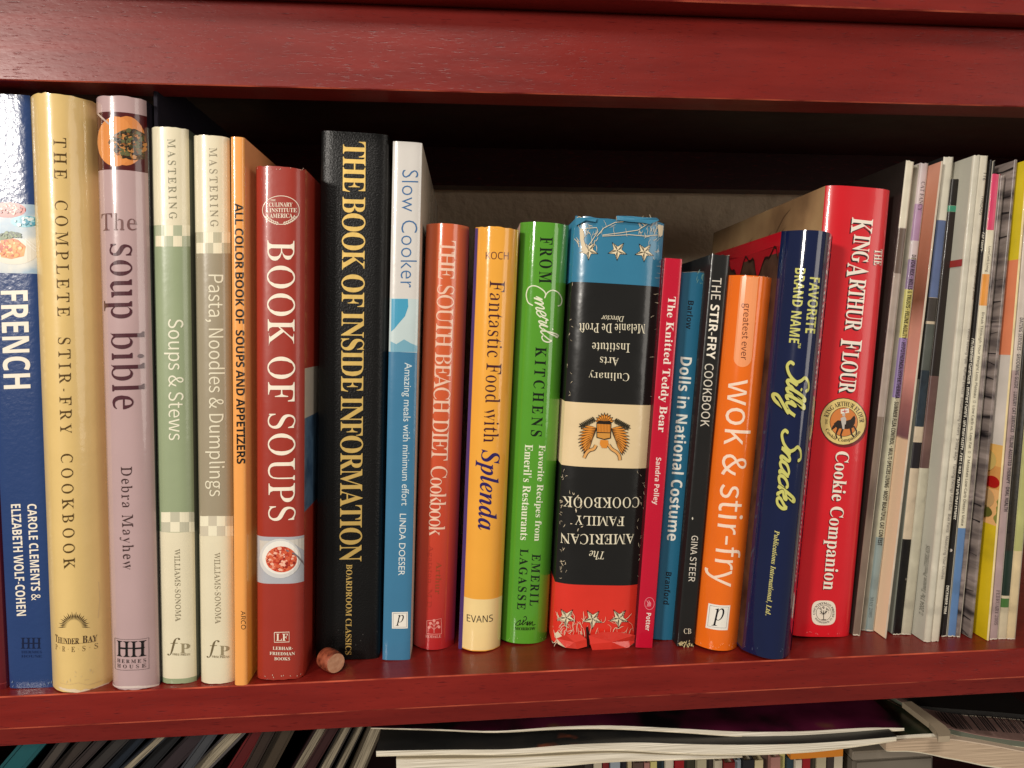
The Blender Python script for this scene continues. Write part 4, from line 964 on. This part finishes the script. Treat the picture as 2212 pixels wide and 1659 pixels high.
# printed wave on the left cover of the red book
def sideprint(b_, pts, col, name, side=-1, lift=.0003):
    bm = bmesh.new(); x = side * (b_.w / 2 + lift); bm.faces.new([bm.verts.new((x, y, z)) for y, z in pts])
    return obj(name, bm, mat(col, rough=.35, coat=.2) if isinstance(col, tuple) else col, b_.cover)
for i in range(7):
    y_ = R.uniform(.02, .17); z_ = ka.h - R.uniform(.004, .02)
    sideprint(ka, [(y_, z_), (y_ + .012, z_ - .004), (y_ + .022, z_ - .012), (y_ + .0215, z_ - .0127), (y_ + .0115, z_ - .0046)], (112, 82, 58), 'paper_crease')
wv = [(.013 + .185 * i / 60, sl.zy(556) + .0055 * math.sin(i * .55) + .003 * math.sin(i * 1.25)) for i in range(61)]
for j in range(0, 60, 10):
    seg = wv[j:j + 11]
    sideprint(sl, [(seg[0][0], sl.zy(530))] + [(seg[-1][0], sl.zy(530))] + seg[::-1], (176, 20, 34), 'printed_wave')
    sideprint(sl, [(y, z + .0003) for y, z in seg] + [(y, z - .0011) for y, z in seg[::-1]], (40, 14, 14), 'printed_wave', lift=.00035)
for i in range(26):
    z_ = sl.h * (i + .5) / 26
    sideprint(sl, [(.0122 + .0016 * math.sin(a / 8 * math.pi), z_ - .0042 * math.cos(a / 8 * math.pi)) for a in range(9)], NV, 'scalloped_border', side=1)
# ------------------------------------------------------------------ magazines at the right
def tone(c, sc=55):
    if isinstance(c, bpy.types.Material): return c
    f = lambda k: tuple(min(255, int(v * k + (3 if k > 1 else 0))) for v in c)
    return pic([f(.86), f(.96), f(1.0), f(1.05)], sc, stretch=(1, .6, .9), rough=.4, name='print', coat=.12, detail=7)
def Mz(label, TL, TR, BL, BR, body, depth=.2, **kw):
    if 'bands' in kw: kw['bands'] = [(a, b, tone(c)) for a, b, c in kw['bands']]
    if isinstance(kw.get('left'), list): kw['left'] = [(a, b, tone(c, 30)) for a, b, c in kw['left']]
    body = tone(body, 90)
    kw.setdefault('B', .0006); kw.setdefault('rough', .38); kw.setdefault('coat', .15); kw.setdefault('bump', .2); kw.setdefault('wear', .00025)
    b_ = Book('magazine', label, 'magazine', TL, TR, BL, BR, body=body, p=3, nseg=6, hard=False, t=.0003, depth=depth, **kw)
    if BR[0] - BL[0] > 7:
        n = 7; pts = [(BL[0] + (BR[0] - BL[0]) * i / n, BL[1] + (BR[1] - BL[1]) * i / n - R.uniform(0, 2.2)) for i in range(n + 1)]
        b_.lines(0, [pts], 2.2, (214, 204, 186), 'frayed_edge')
        b_.lines(0, [[(TR[0] - 1.2 + (BR[0] - TR[0]) * i / 24, TR[1] + (BR[1] - TR[1]) * i / 24) for i in range(25)]], 1.3, (196, 188, 170), 'worn_fold')
    return b_
def sidetext(b_, t, style, y0, h, z0, z1, col):
    vs, fs = glyphs(t, style); x = -(b_.w / 2 + .0003); bm = bmesh.new(); vv = [bm.verts.new((x, y0 + v * h, z0 + u * (z1 - z0))) for u, v in vs]
    for f in fs:
        try: bm.faces.new([vv[i] for i in f])
        except ValueError: pass
    return obj('cover_lines', bm, mat(col, rough=.4), b_.cover)
def cracks(b_, n, side=True, seed=1):
    Q = random.Random(seed); bm = bmesh.new(); x = -(b_.w / 2 + .0003)
    for i in range(n):
        z = b_.h * (i + Q.uniform(.1, .9)) / n; th = Q.uniform(.0002, .0007); a = Q.uniform(-.02, .07); m = 9; L0 = Q.uniform(0, .02) if Q.random() < .5 else 0; top = []; bot = []
        for j in range(m + 1):
            y = L0 + (.075 - L0) * j / m; zz = z + a * y + Q.gauss(0, .0007); w_ = th * Q.uniform(.3, 1.3); top.append((x, y, zz + w_)); bot.append((x, y, zz - w_))
        bm.faces.new([bm.verts.new(p) for p in top + bot[::-1]])
    o = obj('printed_cracks', bm, mat((48, 42, 43), rough=.5), b_.cover); o['kind'] = 'stuff'

m1 = Mz('magazine with cream top and brown photo spine against the red book', (1957, 348), (1976, 349), (1843, 1372), (1858, 1373), (168, 152, 140),
        bands=[((1950, 340), (1950, 492), (222, 214, 192)), ((1930, 492), (1930, 590), (104, 86, 74)), ((1900, 900), (1860, 1380), pic([(92, 76, 66), (130, 112, 98), (110, 92, 80)], 60, stretch=(1, 1, .3)))], left=(30, 22, 18))
m1b = Mz('very thin grey magazine squeezed beside the brown spined one', (1977.5, 359), (1988, 355), (1862, 1361), (1871, 1362), (176, 170, 152))
m2 = Mz('cat magazine with purple and pale green spine marked May 2005', (1989, 354), (2006, 352), (1872, 1363), (1887, 1364), (198, 194, 166),
        bands=[((1990, 340), (1990, 560), (214, 200, 200)), ((1980, 440), (1980, 520), (180, 146, 180)), ((1970, 560), (1970, 625), (150, 128, 160)), ((1960, 625), (1960, 730), (206, 198, 120)), ((1950, 730), (1950, 860), (140, 120, 168)), ((1890, 1160), (1880, 1370), (142, 158, 156))])
m2.text('CAT FANCY', 'serif', 9, 575, 308, 545, 555, 33, (60, 46, 56))
m2.text("DEVON REX • WILLS & TRUSTS • FELINE AGILITY • HYPOTHERMIA/HYPERTHERMIA • SUMMER FLEA CONTROL • MULTI-SPECIES LIVING • MOST BEAUTIFUL CAT CONTEST", 'bsans', 0, 1970, 550, 1894.5, 1177, 9, (30, 26, 22), 'cover_lines')
m2.text('MAY 2005', 'serif', 11, 150, 1050, 132, 1230, 30, (40, 40, 40), 'issue_date')
m3 = Mz('stapled magazine showing its copper and pink cover with tan foot', (2033, 349), (2037.5, 348), (1910.5, 1379), (1914.5, 1379.5), (206, 190, 170), B=.0002,
        left=grad([(0, (224, 192, 160)), (.428, (214, 182, 150)), (.432, (112, 74, 78)), (.50, (150, 96, 92)), (.56, (208, 144, 130)), (.66, (196, 136, 118)), (.72, (118, 72, 52)), (.80, (158, 98, 76)), (.92, (186, 124, 98)), (1, (200, 142, 120))], 2, 0, .27, rough=.35, wob=.012, name='cover_photo'))
m3.lines(11, [[(338, 868), (322, 900), (311, 1066), (318, 1074)]], 5, (150, 144, 128), 'staple')
m4 = Mz('magazine with cream and blue spine turning black with shards below', (2038, 340), (2061, 339), (1929, 1371), (1948, 1371), (206, 188, 162),
        bands=[((2030, 330), (2030, 475), (222, 216, 198)), ((2020, 475), (2020, 643), (96, 112, 152)), ((2010, 643), (2010, 694), (66, 60, 56)), ((2010, 700), (2000, 800), (84, 88, 82)), ((2000, 800), (1990, 922), pic([(30, 40, 48), (44, 56, 66), (24, 28, 32)], 90)), ((1990, 956), (1980, 1012), (28, 22, 28)), ((1960, 1165), (1940, 1375), pic([(20, 18, 16), (16, 14, 14), (120, 112, 100)], 260, sharp=True, name='shards'))], left=[(330, 820, (22, 20, 20)), (820, 1390, (128, 132, 122))])  # near-black upper left side stands for the shaded gap beside it
m4.lines(9, [[(700, 500), (690, 700)], [(690, 505), (680, 720)]], 3, (170, 160, 140), 'staple')
m5 = Mz('dark magazine with green stripe near the top of its spine', (2056, 388), (2078, 386), (1949, 1370), (1968, 1371.5), (192, 186, 164),
        bands=[((2060, 380), (2060, 444), (24, 18, 14)), ((2055, 444), (2055, 457), (58, 142, 112)), ((2050, 457), (2000, 811), (34, 24, 20)), ((2000, 811), (1990, 1011), pic([(70, 46, 46), (98, 72, 68), (120, 92, 84)], 30))])
m5.lines(9, [[(915, 295), (900, 480), (880, 700), (850, 900), (815, 1200), (780, 1640)]], 5, (150, 138, 104), 'worn_fold')
m6 = Mz('thick grey sewing magazine showing its plain cover with a red tab', (2101, 338), (2115, 335), (1992, 1386), (2011, 1386), (206, 200, 182), B=.0012, left=(178, 176, 162), depth=.21)
sideprint(m6, [(.0005, m6.zy(560)), (.018, m6.zy(560)), (.018, m6.zy(575)), (.0005, m6.zy(575))], (170, 50, 40), 'red_tab')
m7 = Mz('sewing magazine with off white spine and long list of articles', (2116, 336), (2136, 338), (2012.5, 1386), (2028, 1385), (212, 204, 184))
m7.text('THREADS', 'sans', 9, 1085, 425, 1064, 590, 25, (50, 44, 40)); m7.text('December 2004/January 2005', 'sans', 9, 1050, 840, 1000, 1305, 22, (60, 54, 48), 'issue_date'); m7.text('116', 'sans', 9, 1100, 235, 1093, 298, 24, (60, 54, 48), 'issue_date')
m7.text('Velvet Sewing Tips   Ruffled Effects   Embellishing Sheers   5-Step Bags   Turning Facings Face Out   Bias Pants   Measuring Your Clothes', 'noto', 0, 2090, 709, 2029.5, 1250, 7.5, (84, 74, 70), 'cover_lines')
sidetext(m6, '© 2004 The Taunton Press/THREADS', 'ital', .0035, .0042, m6.zy(1335), m6.zy(1184), (74, 74, 64))
m8 = Mz('black cat magazine spine with white headlines dated December 2004', (2137.5, 347), (2146, 348), (2029, 1375.5), (2045, 1375), (24, 20, 18))
m8.text('CAT FANCY', 'bsans', 9, 1085, 738, 1068, 895, 24, (232, 226, 206)); m8.text("COLORPOINT SHORTHAIR • EDITOR'S CHOICE • HOLIDAY SAFETY • CATS & WAR • CRAZY HOLIDAY STORIES", 'bsans', 0, 2096, 730.5, 2055.5, 1121.5, 8.5, (236, 230, 212), 'cover_lines')
m8.text('DECEMBER 2004', 'bsans', 11, 820, 950, 793, 1200, 26, (236, 230, 212), 'issue_date'); m8.ell(11, 858, 640, 16, 14, (200, 190, 180), 'cover_lines')
m9 = Mz('diet magazine with pink, cream, orange and blue banded spine', (2142, 377), (2160, 376), (2046, 1375), (2066, 1375), (220, 212, 186),
        bands=[((2150, 370), (2150, 498), (214, 62, 104)), ((2130, 592), (2120, 660), (228, 152, 62)), ((2080, 1141), (2060, 1380), (92, 128, 174))], left=(150, 150, 140))
m9.text('LowCarb Living', 'sans', 9, 1138, 855, 1112, 1070, 28, (60, 50, 44)); m9.text('Break Through Your Weight Loss Plateau  »  Low Carb vs. Low Fat  »  7 Mistakes Low-Carb Dieters Make', 'noto', 0, 2119.3, 674, 2072.5, 1134.5, 8, (60, 54, 48), 'cover_lines')
STONE = pic([(30, 26, 28), (92, 82, 80), (126, 114, 108), (150, 136, 130), (96, 84, 84)], 60, stretch=(1, .3, 1.7), detail=8, name='stone_photo', dist=.4)
m9b = Mz('thin magazine with grey stone photo spine and pinkish fold', (2161, 378), (2173, 379), (2066.5, 1376), (2074, 1376), STONE)
m9b.lines(9, [[(1288, 255), (1180, 1640)]], 6, (206, 190, 170), 'fold_edge')
m10 = Mz('magazine cover of stacked grey stones with orange edge', (2190, 347), (2199, 345), (2094, 1378), (2100, 1378.5), STONE, left=STONE)
m11 = Mz('magazine showing a bright yellow cover with fruit photo', (2218, 345), (2223, 345), (2131.5, 1384), (2136, 1384.5), (236, 214, 160), B=.0002,
         left=[(340, 560, (214, 190, 30)), (560, 767, (224, 132, 92)), (767, 963, (206, 196, 186)), (963, 1010, (226, 176, 96)), (1010, 1060, (214, 150, 80)), (1060, 1137, pic([(222, 170, 110), (130, 130, 60), (226, 196, 130)], 30, sharp=True)), (1137, 1390, (214, 184, 22))])
cracks(m10, 30, seed=4)
m10.lines(11, [[(1038, 480), (1046, 900), (1036, 1400)]], 10, (214, 140, 104), 'fold_edge') if False else None
def sdisc(b_, y, z, ry, rz, col): return sideprint(b_, [(y + ry * math.cos(i / 20 * math.tau), z + rz * math.sin(i / 20 * math.tau)) for i in range(20)], col, 'photo_fruit')
sdisc(m11, .006, m11.zy(1045), .006, .0034, (196, 30, 26)); sdisc(m11, .012, m11.zy(1082), .009, .006, (226, 184, 124)); sdisc(m11, .012, m11.zy(1112), .008, .0035, (112, 112, 50)); sdisc(m11, .016, m11.zy(1000), .012, .007, (234, 204, 120))
m12 = Mz('mauve cat magazine spine dated February 2005', (2224, 350), (2242, 350), (2137.5, 1381), (2155, 1381), (172, 148, 146), bands=[((2210, 345), (2190, 800), (206, 192, 180))])
m12.text('DATING SERVICES • GROOMING GUIDE • LUXURY CAT SERVICES • FELINE-ASSISTED THERAPY • ORAL HEALTH', 'bsans', 0, 2203, 686, 2168, 1104, 8, (48, 36, 40), 'cover_lines'); m12.text('FEBRUARY 2005', 'serif', 11, 1265, 990, 1243, 1297, 32, (60, 44, 50), 'issue_date')
m13 = Mz('magazine spine with dark fur photo, dark green block and green stripe', (2243, 352), (2262, 352), (2156.5, 1380), (2174.5, 1380), (204, 190, 160),
         bands=[((2240, 345), (2180, 1190), pic([(20, 18, 14), (46, 40, 30), (28, 26, 20)], 300)), ((2180, 1190), (2170, 1287), (18, 42, 30)), ((2170, 1293), (2165, 1312), (66, 110, 50))])
m14 = Mz('pale green and cream magazine at the right end of the row', (2263, 355), (2282, 355), (2175.5, 1380), (2193, 1380.5), (214, 192, 150), bands=[((2260, 345), (2190, 1190), (178, 178, 112))])

# ------------------------------------------------------------------ cork on the shelf
def cork():
    p = atZ(712, 1456); r = .0057; Lc = .0105
    root = empty('wine_cork', (p.x, p.y + .004, r)); tag(root, 'short reddish brown cork lying in front of the black book', 'cork')
    bm = bmesh.new(); prof = [(-Lc / 2, r * .90), (-Lc / 2 + .0006, r * .97), (-Lc * .1, r), (Lc / 2 - .0008, r * .95), (Lc / 2, r * .88)]
    n = 28; rows = [[bm.verts.new((x, rr * math.cos(i / n * math.tau) * R.uniform(.985, 1.01), rr * math.sin(i / n * math.tau))) for i in range(n)] for x, rr in prof]
    for a in range(len(rows) - 1):
        for i in range(n): bm.faces.new((rows[a][i], rows[a][(i + 1) % n], rows[a + 1][(i + 1) % n], rows[a + 1][i])).smooth = True
    bm.faces.new(rows[0][::-1])
    bmesh.ops.recalc_face_normals(bm, faces=bm.faces)
    o = obj('cork_body', bm, pic([(84, 34, 22), (136, 66, 42), (150, 76, 50), (164, 90, 60)], 300, rough=.5, name='cork'), root)
    bm = bmesh.new(); bm.faces.new([bm.verts.new((Lc / 2 + .00005, r * .88 * math.cos(i / n * math.tau), r * .88 * math.sin(i / n * math.tau))) for i in range(n)])
    obj('cut_end', bm, pic([(176, 124, 94), (190, 140, 108), (200, 152, 120)], 420, rough=.75, name='cork_end'), root)
    root.rotation_euler = (0, 0, math.radians(-50))
cork()

# ------------------------------------------------------------------ shelf below
def slab(label, px0, px1, w_px, body, Y=.045, depth=.19, tone=None, kind='magazine', B=.0004, edge=None):
    """leaning item: picture points of its left lower side, thickness in picture units"""
    a = atY(*px0, Y); t = atY(*px1, Y); d = (t - a).normalized(); wd = (atY(px0[0] + w_px, px0[1], Y) - a).length * abs(d.z)
    L = .27; top = t; 
    ztop = -.0290; top = a + d * ((ztop - a.z) / d.z); base_ = top - d * L
    root = empty(kind, base_); root.rotation_euler = (0, math.atan2(d.x, d.z), 0); tag(root, label, kind)
    obj('cover', box_bm(0, wd * .12 + .0002, 0, depth, 0, L - wd * .9), mat(body, rough=.4, coat=.15, bump=.15), root)
    obj('page_block', box_bm(wd * .12 + .0003, wd * .82, .0006, depth - .002, .0005, L - wd * .9 - .0005), SHADED if edge else mat(tone or body, rough=.45), root)
    obj('cover', box_bm(wd * .82 + .0001, wd * .97, 0, depth, 0, L - wd * .9), mat(body, rough=.4, coat=.15), root)
specs = [  # label, lower x (crop L), upper x, thickness, body colour, spine colour, page edges shown
 ('teal book leaning at the left end of the lower shelf', -10, 120, 170, (14, 78, 84), (14, 84, 90), 0),
 ('black and white magazine leaning beside the teal book', 215, 330, 85, (26, 20, 20), (70, 62, 56), 0),
 ('dark brown magazine leaning on the lower shelf', 300, 440, 95, (54, 44, 40), (60, 50, 44), 0),
 ('dark plum magazine leaning on the lower shelf', 395, 540, 80, (44, 34, 34), (50, 40, 38), 0),
 ('charcoal book with light edges leaning on the lower shelf', 490, 640, 105, (40, 36, 36), (48, 44, 42), 0),
 ('navy book leaning before the beige paged one', 600, 740, 90, (16, 26, 38), (18, 30, 44), 0),
 ('book with beige page edges leaning on the lower shelf', 700, 865, 78, (30, 34, 42), (150, 136, 112), 1),
 ('black book leaning behind the beige paged one', 800, 935, 90, (12, 14, 18), (12, 14, 18), 0),
 ('dark mauve magazine leaning in the middle of the lower row', 890, 1040, 140, (46, 34, 38), (50, 38, 42), 0),
 ('slate grey magazine leaning on the lower shelf', 1040, 1150, 80, (60, 62, 68), (66, 68, 72), 0),
 ('grey magazine with fanned page edges on the lower shelf', 1100, 1250, 130, (86, 80, 80), (140, 130, 120), 1),
 ('red book leaning on the lower shelf', 1310, 1405, 90, (104, 14, 18), (96, 14, 16), 0),
 ('dark brown book leaning beside the red one', 1400, 1480, 80, (44, 30, 24), (50, 36, 28), 0),
 ('olive brown magazine leaning on the lower shelf', 1480, 1560, 110, (60, 48, 34), (66, 54, 40), 0),
 ('first pale paged book left of the lying magazines', 1680, 1770, 75, (40, 18, 18), (150, 136, 112), 1),
 ('oxblood book leaning between two pale paged ones', 1750, 1840, 70, (52, 18, 18), (52, 20, 20), 0),
 ('second pale paged book left of the lying magazines', 1835, 1915, 75, (44, 38, 34), (150, 136, 112), 1),
 ('third pale paged book left of the lying magazines', 1925, 2000, 60, (34, 30, 26), (150, 136, 112), 1),
 ('cream paged book touching the lying magazines', 2020, 2085, 95, (70, 60, 46), (160, 146, 120), 1)]
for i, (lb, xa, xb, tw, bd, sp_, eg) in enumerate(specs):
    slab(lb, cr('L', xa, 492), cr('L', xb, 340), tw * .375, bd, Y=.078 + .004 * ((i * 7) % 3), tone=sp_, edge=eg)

def wavy(label, k, pts, th_px, Y, depth, cover, cat='magazine', dx=0.0, yaw=0.0, cov_t=.0004, prints=None, pg=None, name='magazine', x_end=None, dz=0.0):
    """magazine lying flat: front edge follows the picture points (its upper line), thickness in picture units"""
    P = [atY(*cr(k, *p), Y) for p in pts]; P = smooth_path([(p.x, p.z, 0) for p in P], 5)
    th = []
    for i in range(len(P)):
        t = i / (len(P) - 1) * (len(th_px) - 1); j = min(int(t), len(th_px) - 2); th.append((th_px[j] * (1 - (t - j)) + th_px[j + 1] * (t - j)) * CR[k][0] / F * (Y - CAM.y))
    root = empty(name, (P[0].x, Y, P[0].y - th[0])); tag(root, label, cat); o0 = root.location
    def sheet(nm, up, lo, y0, m, smooth=True):
        bm = bmesh.new(); n = len(P)
        def V(i, y, f): return bm.verts.new((P[i].x - o0.x + dx * (y), y, P[i].y - th[i] * f - o0.z + dz * y))
        A = [V(i, y0, up) for i in range(n)]; Bq = [V(i, y0, lo) for i in range(n)]; C = [V(i, depth, up) for i in range(n)]; D = [V(i, depth, lo) for i in range(n)]
        for i in range(n - 1):
            bm.faces.new((A[i], A[i + 1], C[i + 1], C[i])); bm.faces.new((Bq[i + 1], Bq[i], D[i], D[i + 1])); bm.faces.new((Bq[i], Bq[i + 1], A[i + 1], A[i])); bm.faces.new((C[i], C[i + 1], D[i + 1], D[i]))
        bm.faces.new((A[0], C[0], D[0], Bq[0])); bm.faces.new((A[-1], Bq[-1], D[-1], C[-1]))
        bmesh.ops.recalc_face_normals(bm, faces=bm.faces)
        return obj(nm, bm, m, root)
    sheet('front_cover', 0, .06, 0, cover); sheet('page_block', .061, .94, .0004, pg or PAGESH); sheet('back_cover', .941, 1, 0, mat((214, 204, 180), rough=.4))
    return root
DKC = pic([(22, 22, 22), (30, 30, 30), (38, 36, 34), (26, 26, 26), (150, 70, 34)], 16, name='cover_photo', stretch=(1, 1.4, 1), rough=.35)
FLW = pic([(12, 10, 12), (16, 14, 16), (70, 16, 40), (90, 26, 52), (110, 90, 36)], 14, name='flower_photo', rough=.3)
GRN = pic([(18, 26, 18), (30, 42, 28), (60, 50, 34), (84, 70, 50)], 40, name='garden_photo', rough=.3)
A_ = wavy('white paged magazine with black cover lying across the lower books', 'M', [(225, 440), (700, 432), (1100, 428), (1500, 398), (1900, 384), (2212, 392), (2600, 398), (3060, 388), (3600, 348)], [42, 40, 44, 52, 60, 78, 84, 82, 70, 34], .012, .17, DKC)
B_ = wavy('cream paged catalogue under the black covered magazine', 'M', [(355, 492), (900, 488), (1400, 470), (1750, 452), (2150, 468), (2600, 478)], [96, 95, 84, 72, 40, 8], .016, .17, mat((214, 200, 170), rough=.4), name='catalogue', cat='catalogue')
C_ = wavy('curling magazine with dark flower cover on top of the pile', 'M', [(190, 292), (600, 300), (1000, 312), (1400, 285), (1750, 276), (2212, 296), (2600, 315), (3000, 312), (3400, 290), (3650, 292)], [8, 12, 14, 22, 30, 34, 42, 40, 40, 22], .020, .17, FLW)
D_ = wavy('green garden magazine with pale spine under the flower cover', 'R', [(900, 372), (1300, 348), (1560, 330), (1735, 326)], [10, 26, 30, 26], .026, .16, GRN, dx=-.35)
E_ = wavy('magazine with barcodes on its cover at the right of the pile', 'R', [(1700, 290), (1950, 345), (2260, 385), (2500, 410)], [40, 46, 50, 50], .035, .17, pic([(160, 128, 118), (172, 138, 128), (150, 120, 110)], 30, name='cover_paper'), dx=-.25, pg=mat((92, 98, 84), rough=.5))
G_ = wavy('thick open book with spread cream pages at the lower right corner', 'R', [(1320, 392), (1500, 356), (1700, 360), (1950, 395), (2260, 455), (2500, 500)], [60, 110, 150, 170, 160, 160], .030, .17, mat((206, 184, 160), rough=.6), name='book', cat='book', pg=DARKH)
# barcodes, pale spine and the odds and ends beside the pile
def flat(root, nm, k, pts, z, m, th=0.0):
    q = [atZ(*cr(k, *p), z) - root.location for p in pts]; bm = bmesh.new(); A = [bm.verts.new(v) for v in q]; f = bm.faces.new(A)
    if th:
        Bv = [bm.verts.new(v - Vector((0, 0, th))) for v in q]; bm.faces.new(Bv[::-1])
        for i in range(len(q)): bm.faces.new((A[i], Bv[i], Bv[(i + 1) % len(q)], A[(i + 1) % len(q)]))
        bmesh.ops.recalc_face_normals(bm, faces=bm.faces)
    return obj(nm, bm, m, root)
CR['Q'] = (.2383, 1684.8, 1296.0)
ez = max(v.co.z for v in E_.children[0].data.vertices) + E_.location.z
def onsurf(pts, dz=.0): return pts
bpts = []
inkm = mat((26, 20, 20), rough=.6)
def ray_cover(px, py):
    z = ez
    for _ in range(12):
        q = atZ(px, py, z); loc_ = q - E_.location
        best = min((v for v in E_.children[0].data.vertices), key=lambda v: (v.co.x - loc_.x) ** 2 * 4 + (v.co.y - loc_.y) ** 2 * .01 if v.co.z > -9 else 9)
        z = z
    return atZ(px, py, z)
for n_, (x0, x1) in enumerate(((1400, 1640), (1690, 1860), (1905, 2212))):
    vsl = []; bm = bmesh.new(); xx = x0
    while xx < x1 - 6:
        wd_ = R.choice((5, 8, 12, 18)); t = (xx - 1400) / 800
        yt = 1010 + 60 * t; yb = 1160 + 62 * t
        q = [atZ(*cr('Q', xx, yt), ez + .0006), atZ(*cr('Q', xx + wd_, yt), ez + .0006), atZ(*cr('Q', xx + wd_ + 120, yb), ez + .0006), atZ(*cr('Q', xx + 120, yb), ez + .0006)]
        bm.faces.new([bm.verts.new(v - E_.location) for v in q]); xx += wd_ + R.choice((6, 9, 14))
    obj('printed_barcode', bm, inkm, E_.children[0])
dzz = D_.location.z + .006
flat(D_, 'spine', 'Q', [(1108, 925), (1192, 918), (1380, 1050), (1500, 1140), (1545, 1190), (1540, 1232), (1436, 1238), (1420, 1190), (1350, 1110)], dzz, mat((168, 152, 128), rough=.4), .0035)
H_ = wavy('added dark slab standing for the shadow above the barcode magazine', 'Q', [(1230, 958), (1600, 990), (2000, 1020), (2400, 1060)], [60, 60, 60, 60], .066, .17, mat((20, 20, 16), rough=.5), pg=mat((22, 20, 16), rough=.7))  # added shape, its dark colours stand for the under-shelf shadow
ob = empty('book', atY(*cr('Q', 330, 1375), .034)); tag(ob, 'orange book lying under the magazines, above the upright books', 'book')
w_ = (atY(*cr('Q', 555, 1340), .034) - atY(*cr('Q', 80, 1340), .034)).x
obj('cover', box_bm(-w_ / 2, w_ / 2, 0, .12, .0030, .0042), mat((214, 128, 34), rough=.4), ob); obj('page_block', box_bm(-w_ / 2 + .001, w_ / 2 - .001, .001, .118, -.0022, .0029), PAGESH, ob)
obj('cover', box_bm(-w_ / 2, w_ / 2, 0, .12, -.0034, -.0023), mat((214, 128, 34), rough=.4), ob); obj('spine', box_bm(-w_ / 2 + .0001, w_ / 2 - .0001, -.0009, -.0001, -.0034, .0042), mat((220, 134, 36), rough=.4), ob)
gc = empty('storage_case', atY(*cr('Q', 900, 1380), .040)); tag(gc, 'grey storage case half hidden below the open book at the lower right', 'case')
obj('case_body', box_bm(-.016, .036, 0, .16, -.12, -.004, bev=.002, seg=2), mat((112, 104, 92), rough=.35, coat=.3), gc); obj('case_lid', box_bm(-.018, .038, -.002, .16, -.0038, .002, bev=.001), mat((134, 124, 110), rough=.35, coat=.3), gc)
# upright books below the pile: only their upper ends show
R2 = random.Random(11); x = 1265
pal = [(60, 50, 44), (196, 184, 160), (120, 30, 30), (150, 160, 168), (30, 28, 34), (206, 190, 150), (90, 70, 60), (170, 120, 110), (200, 190, 120), (40, 60, 70), (210, 200, 180), (150, 20, 26), (60, 56, 40), (180, 170, 140)]
words = ['brown', 'pale', 'dark red', 'grey blue', 'black', 'cream', 'taupe', 'dusty pink', 'yellowish', 'deep teal', 'off white', 'scarlet', 'olive', 'sand']
i = 0
while x < 1810:
    wpx = R2.uniform(13, 26); y = 1650 - (x - 1265) * .022 + R2.uniform(-4, 5); Y = .035
    a = atY(x, y, Y); b_ = atY(x + wpx, y, Y); c = i % len(pal); nth = 'left' if i < 8 else ('middle' if i < 18 else 'right')
    pl = ['first', 'second', 'third'][i // len(pal)] 
    Lh = a.z + .344; root = empty('book', ((a.x + b_.x) / 2, Y + R2.uniform(0, .006), -.344)); tag(root, f'{words[c]} spined upright book under the lying magazines, {pl} of that colour from the left', 'book', 'upright books under the lying magazines')
    wv = (b_.x - a.x) * .9
    obj('cover', box_bm(-wv / 2, -wv / 2 + .0006, 0, .16, 0, Lh), mat(pal[c], rough=.4), root); obj('cover', box_bm(wv / 2 - .0006, wv / 2, 0, .16, 0, Lh), mat(pal[c], rough=.4), root)
    obj('spine', box_bm(-wv / 2 + .0001, wv / 2 - .0001, -.0008, -.0001, 0, Lh), mat(pal[c], rough=.4), root); obj('page_block', box_bm(-wv / 2 + .0007, wv / 2 - .0007, 0, .158, .002, Lh - .002), PAGES, root)
    x += wpx; i += 1
for nm in REG: pass
if os.environ.get('DBG'):
    for q in REG: print('%-60s Ye %.3f w %.4f h %.3f lean %.1f x0 %.3f' % (q.e['label'][:60], q.Ye, q.w, q.h, math.degrees(q.lean), q.e.location.x))
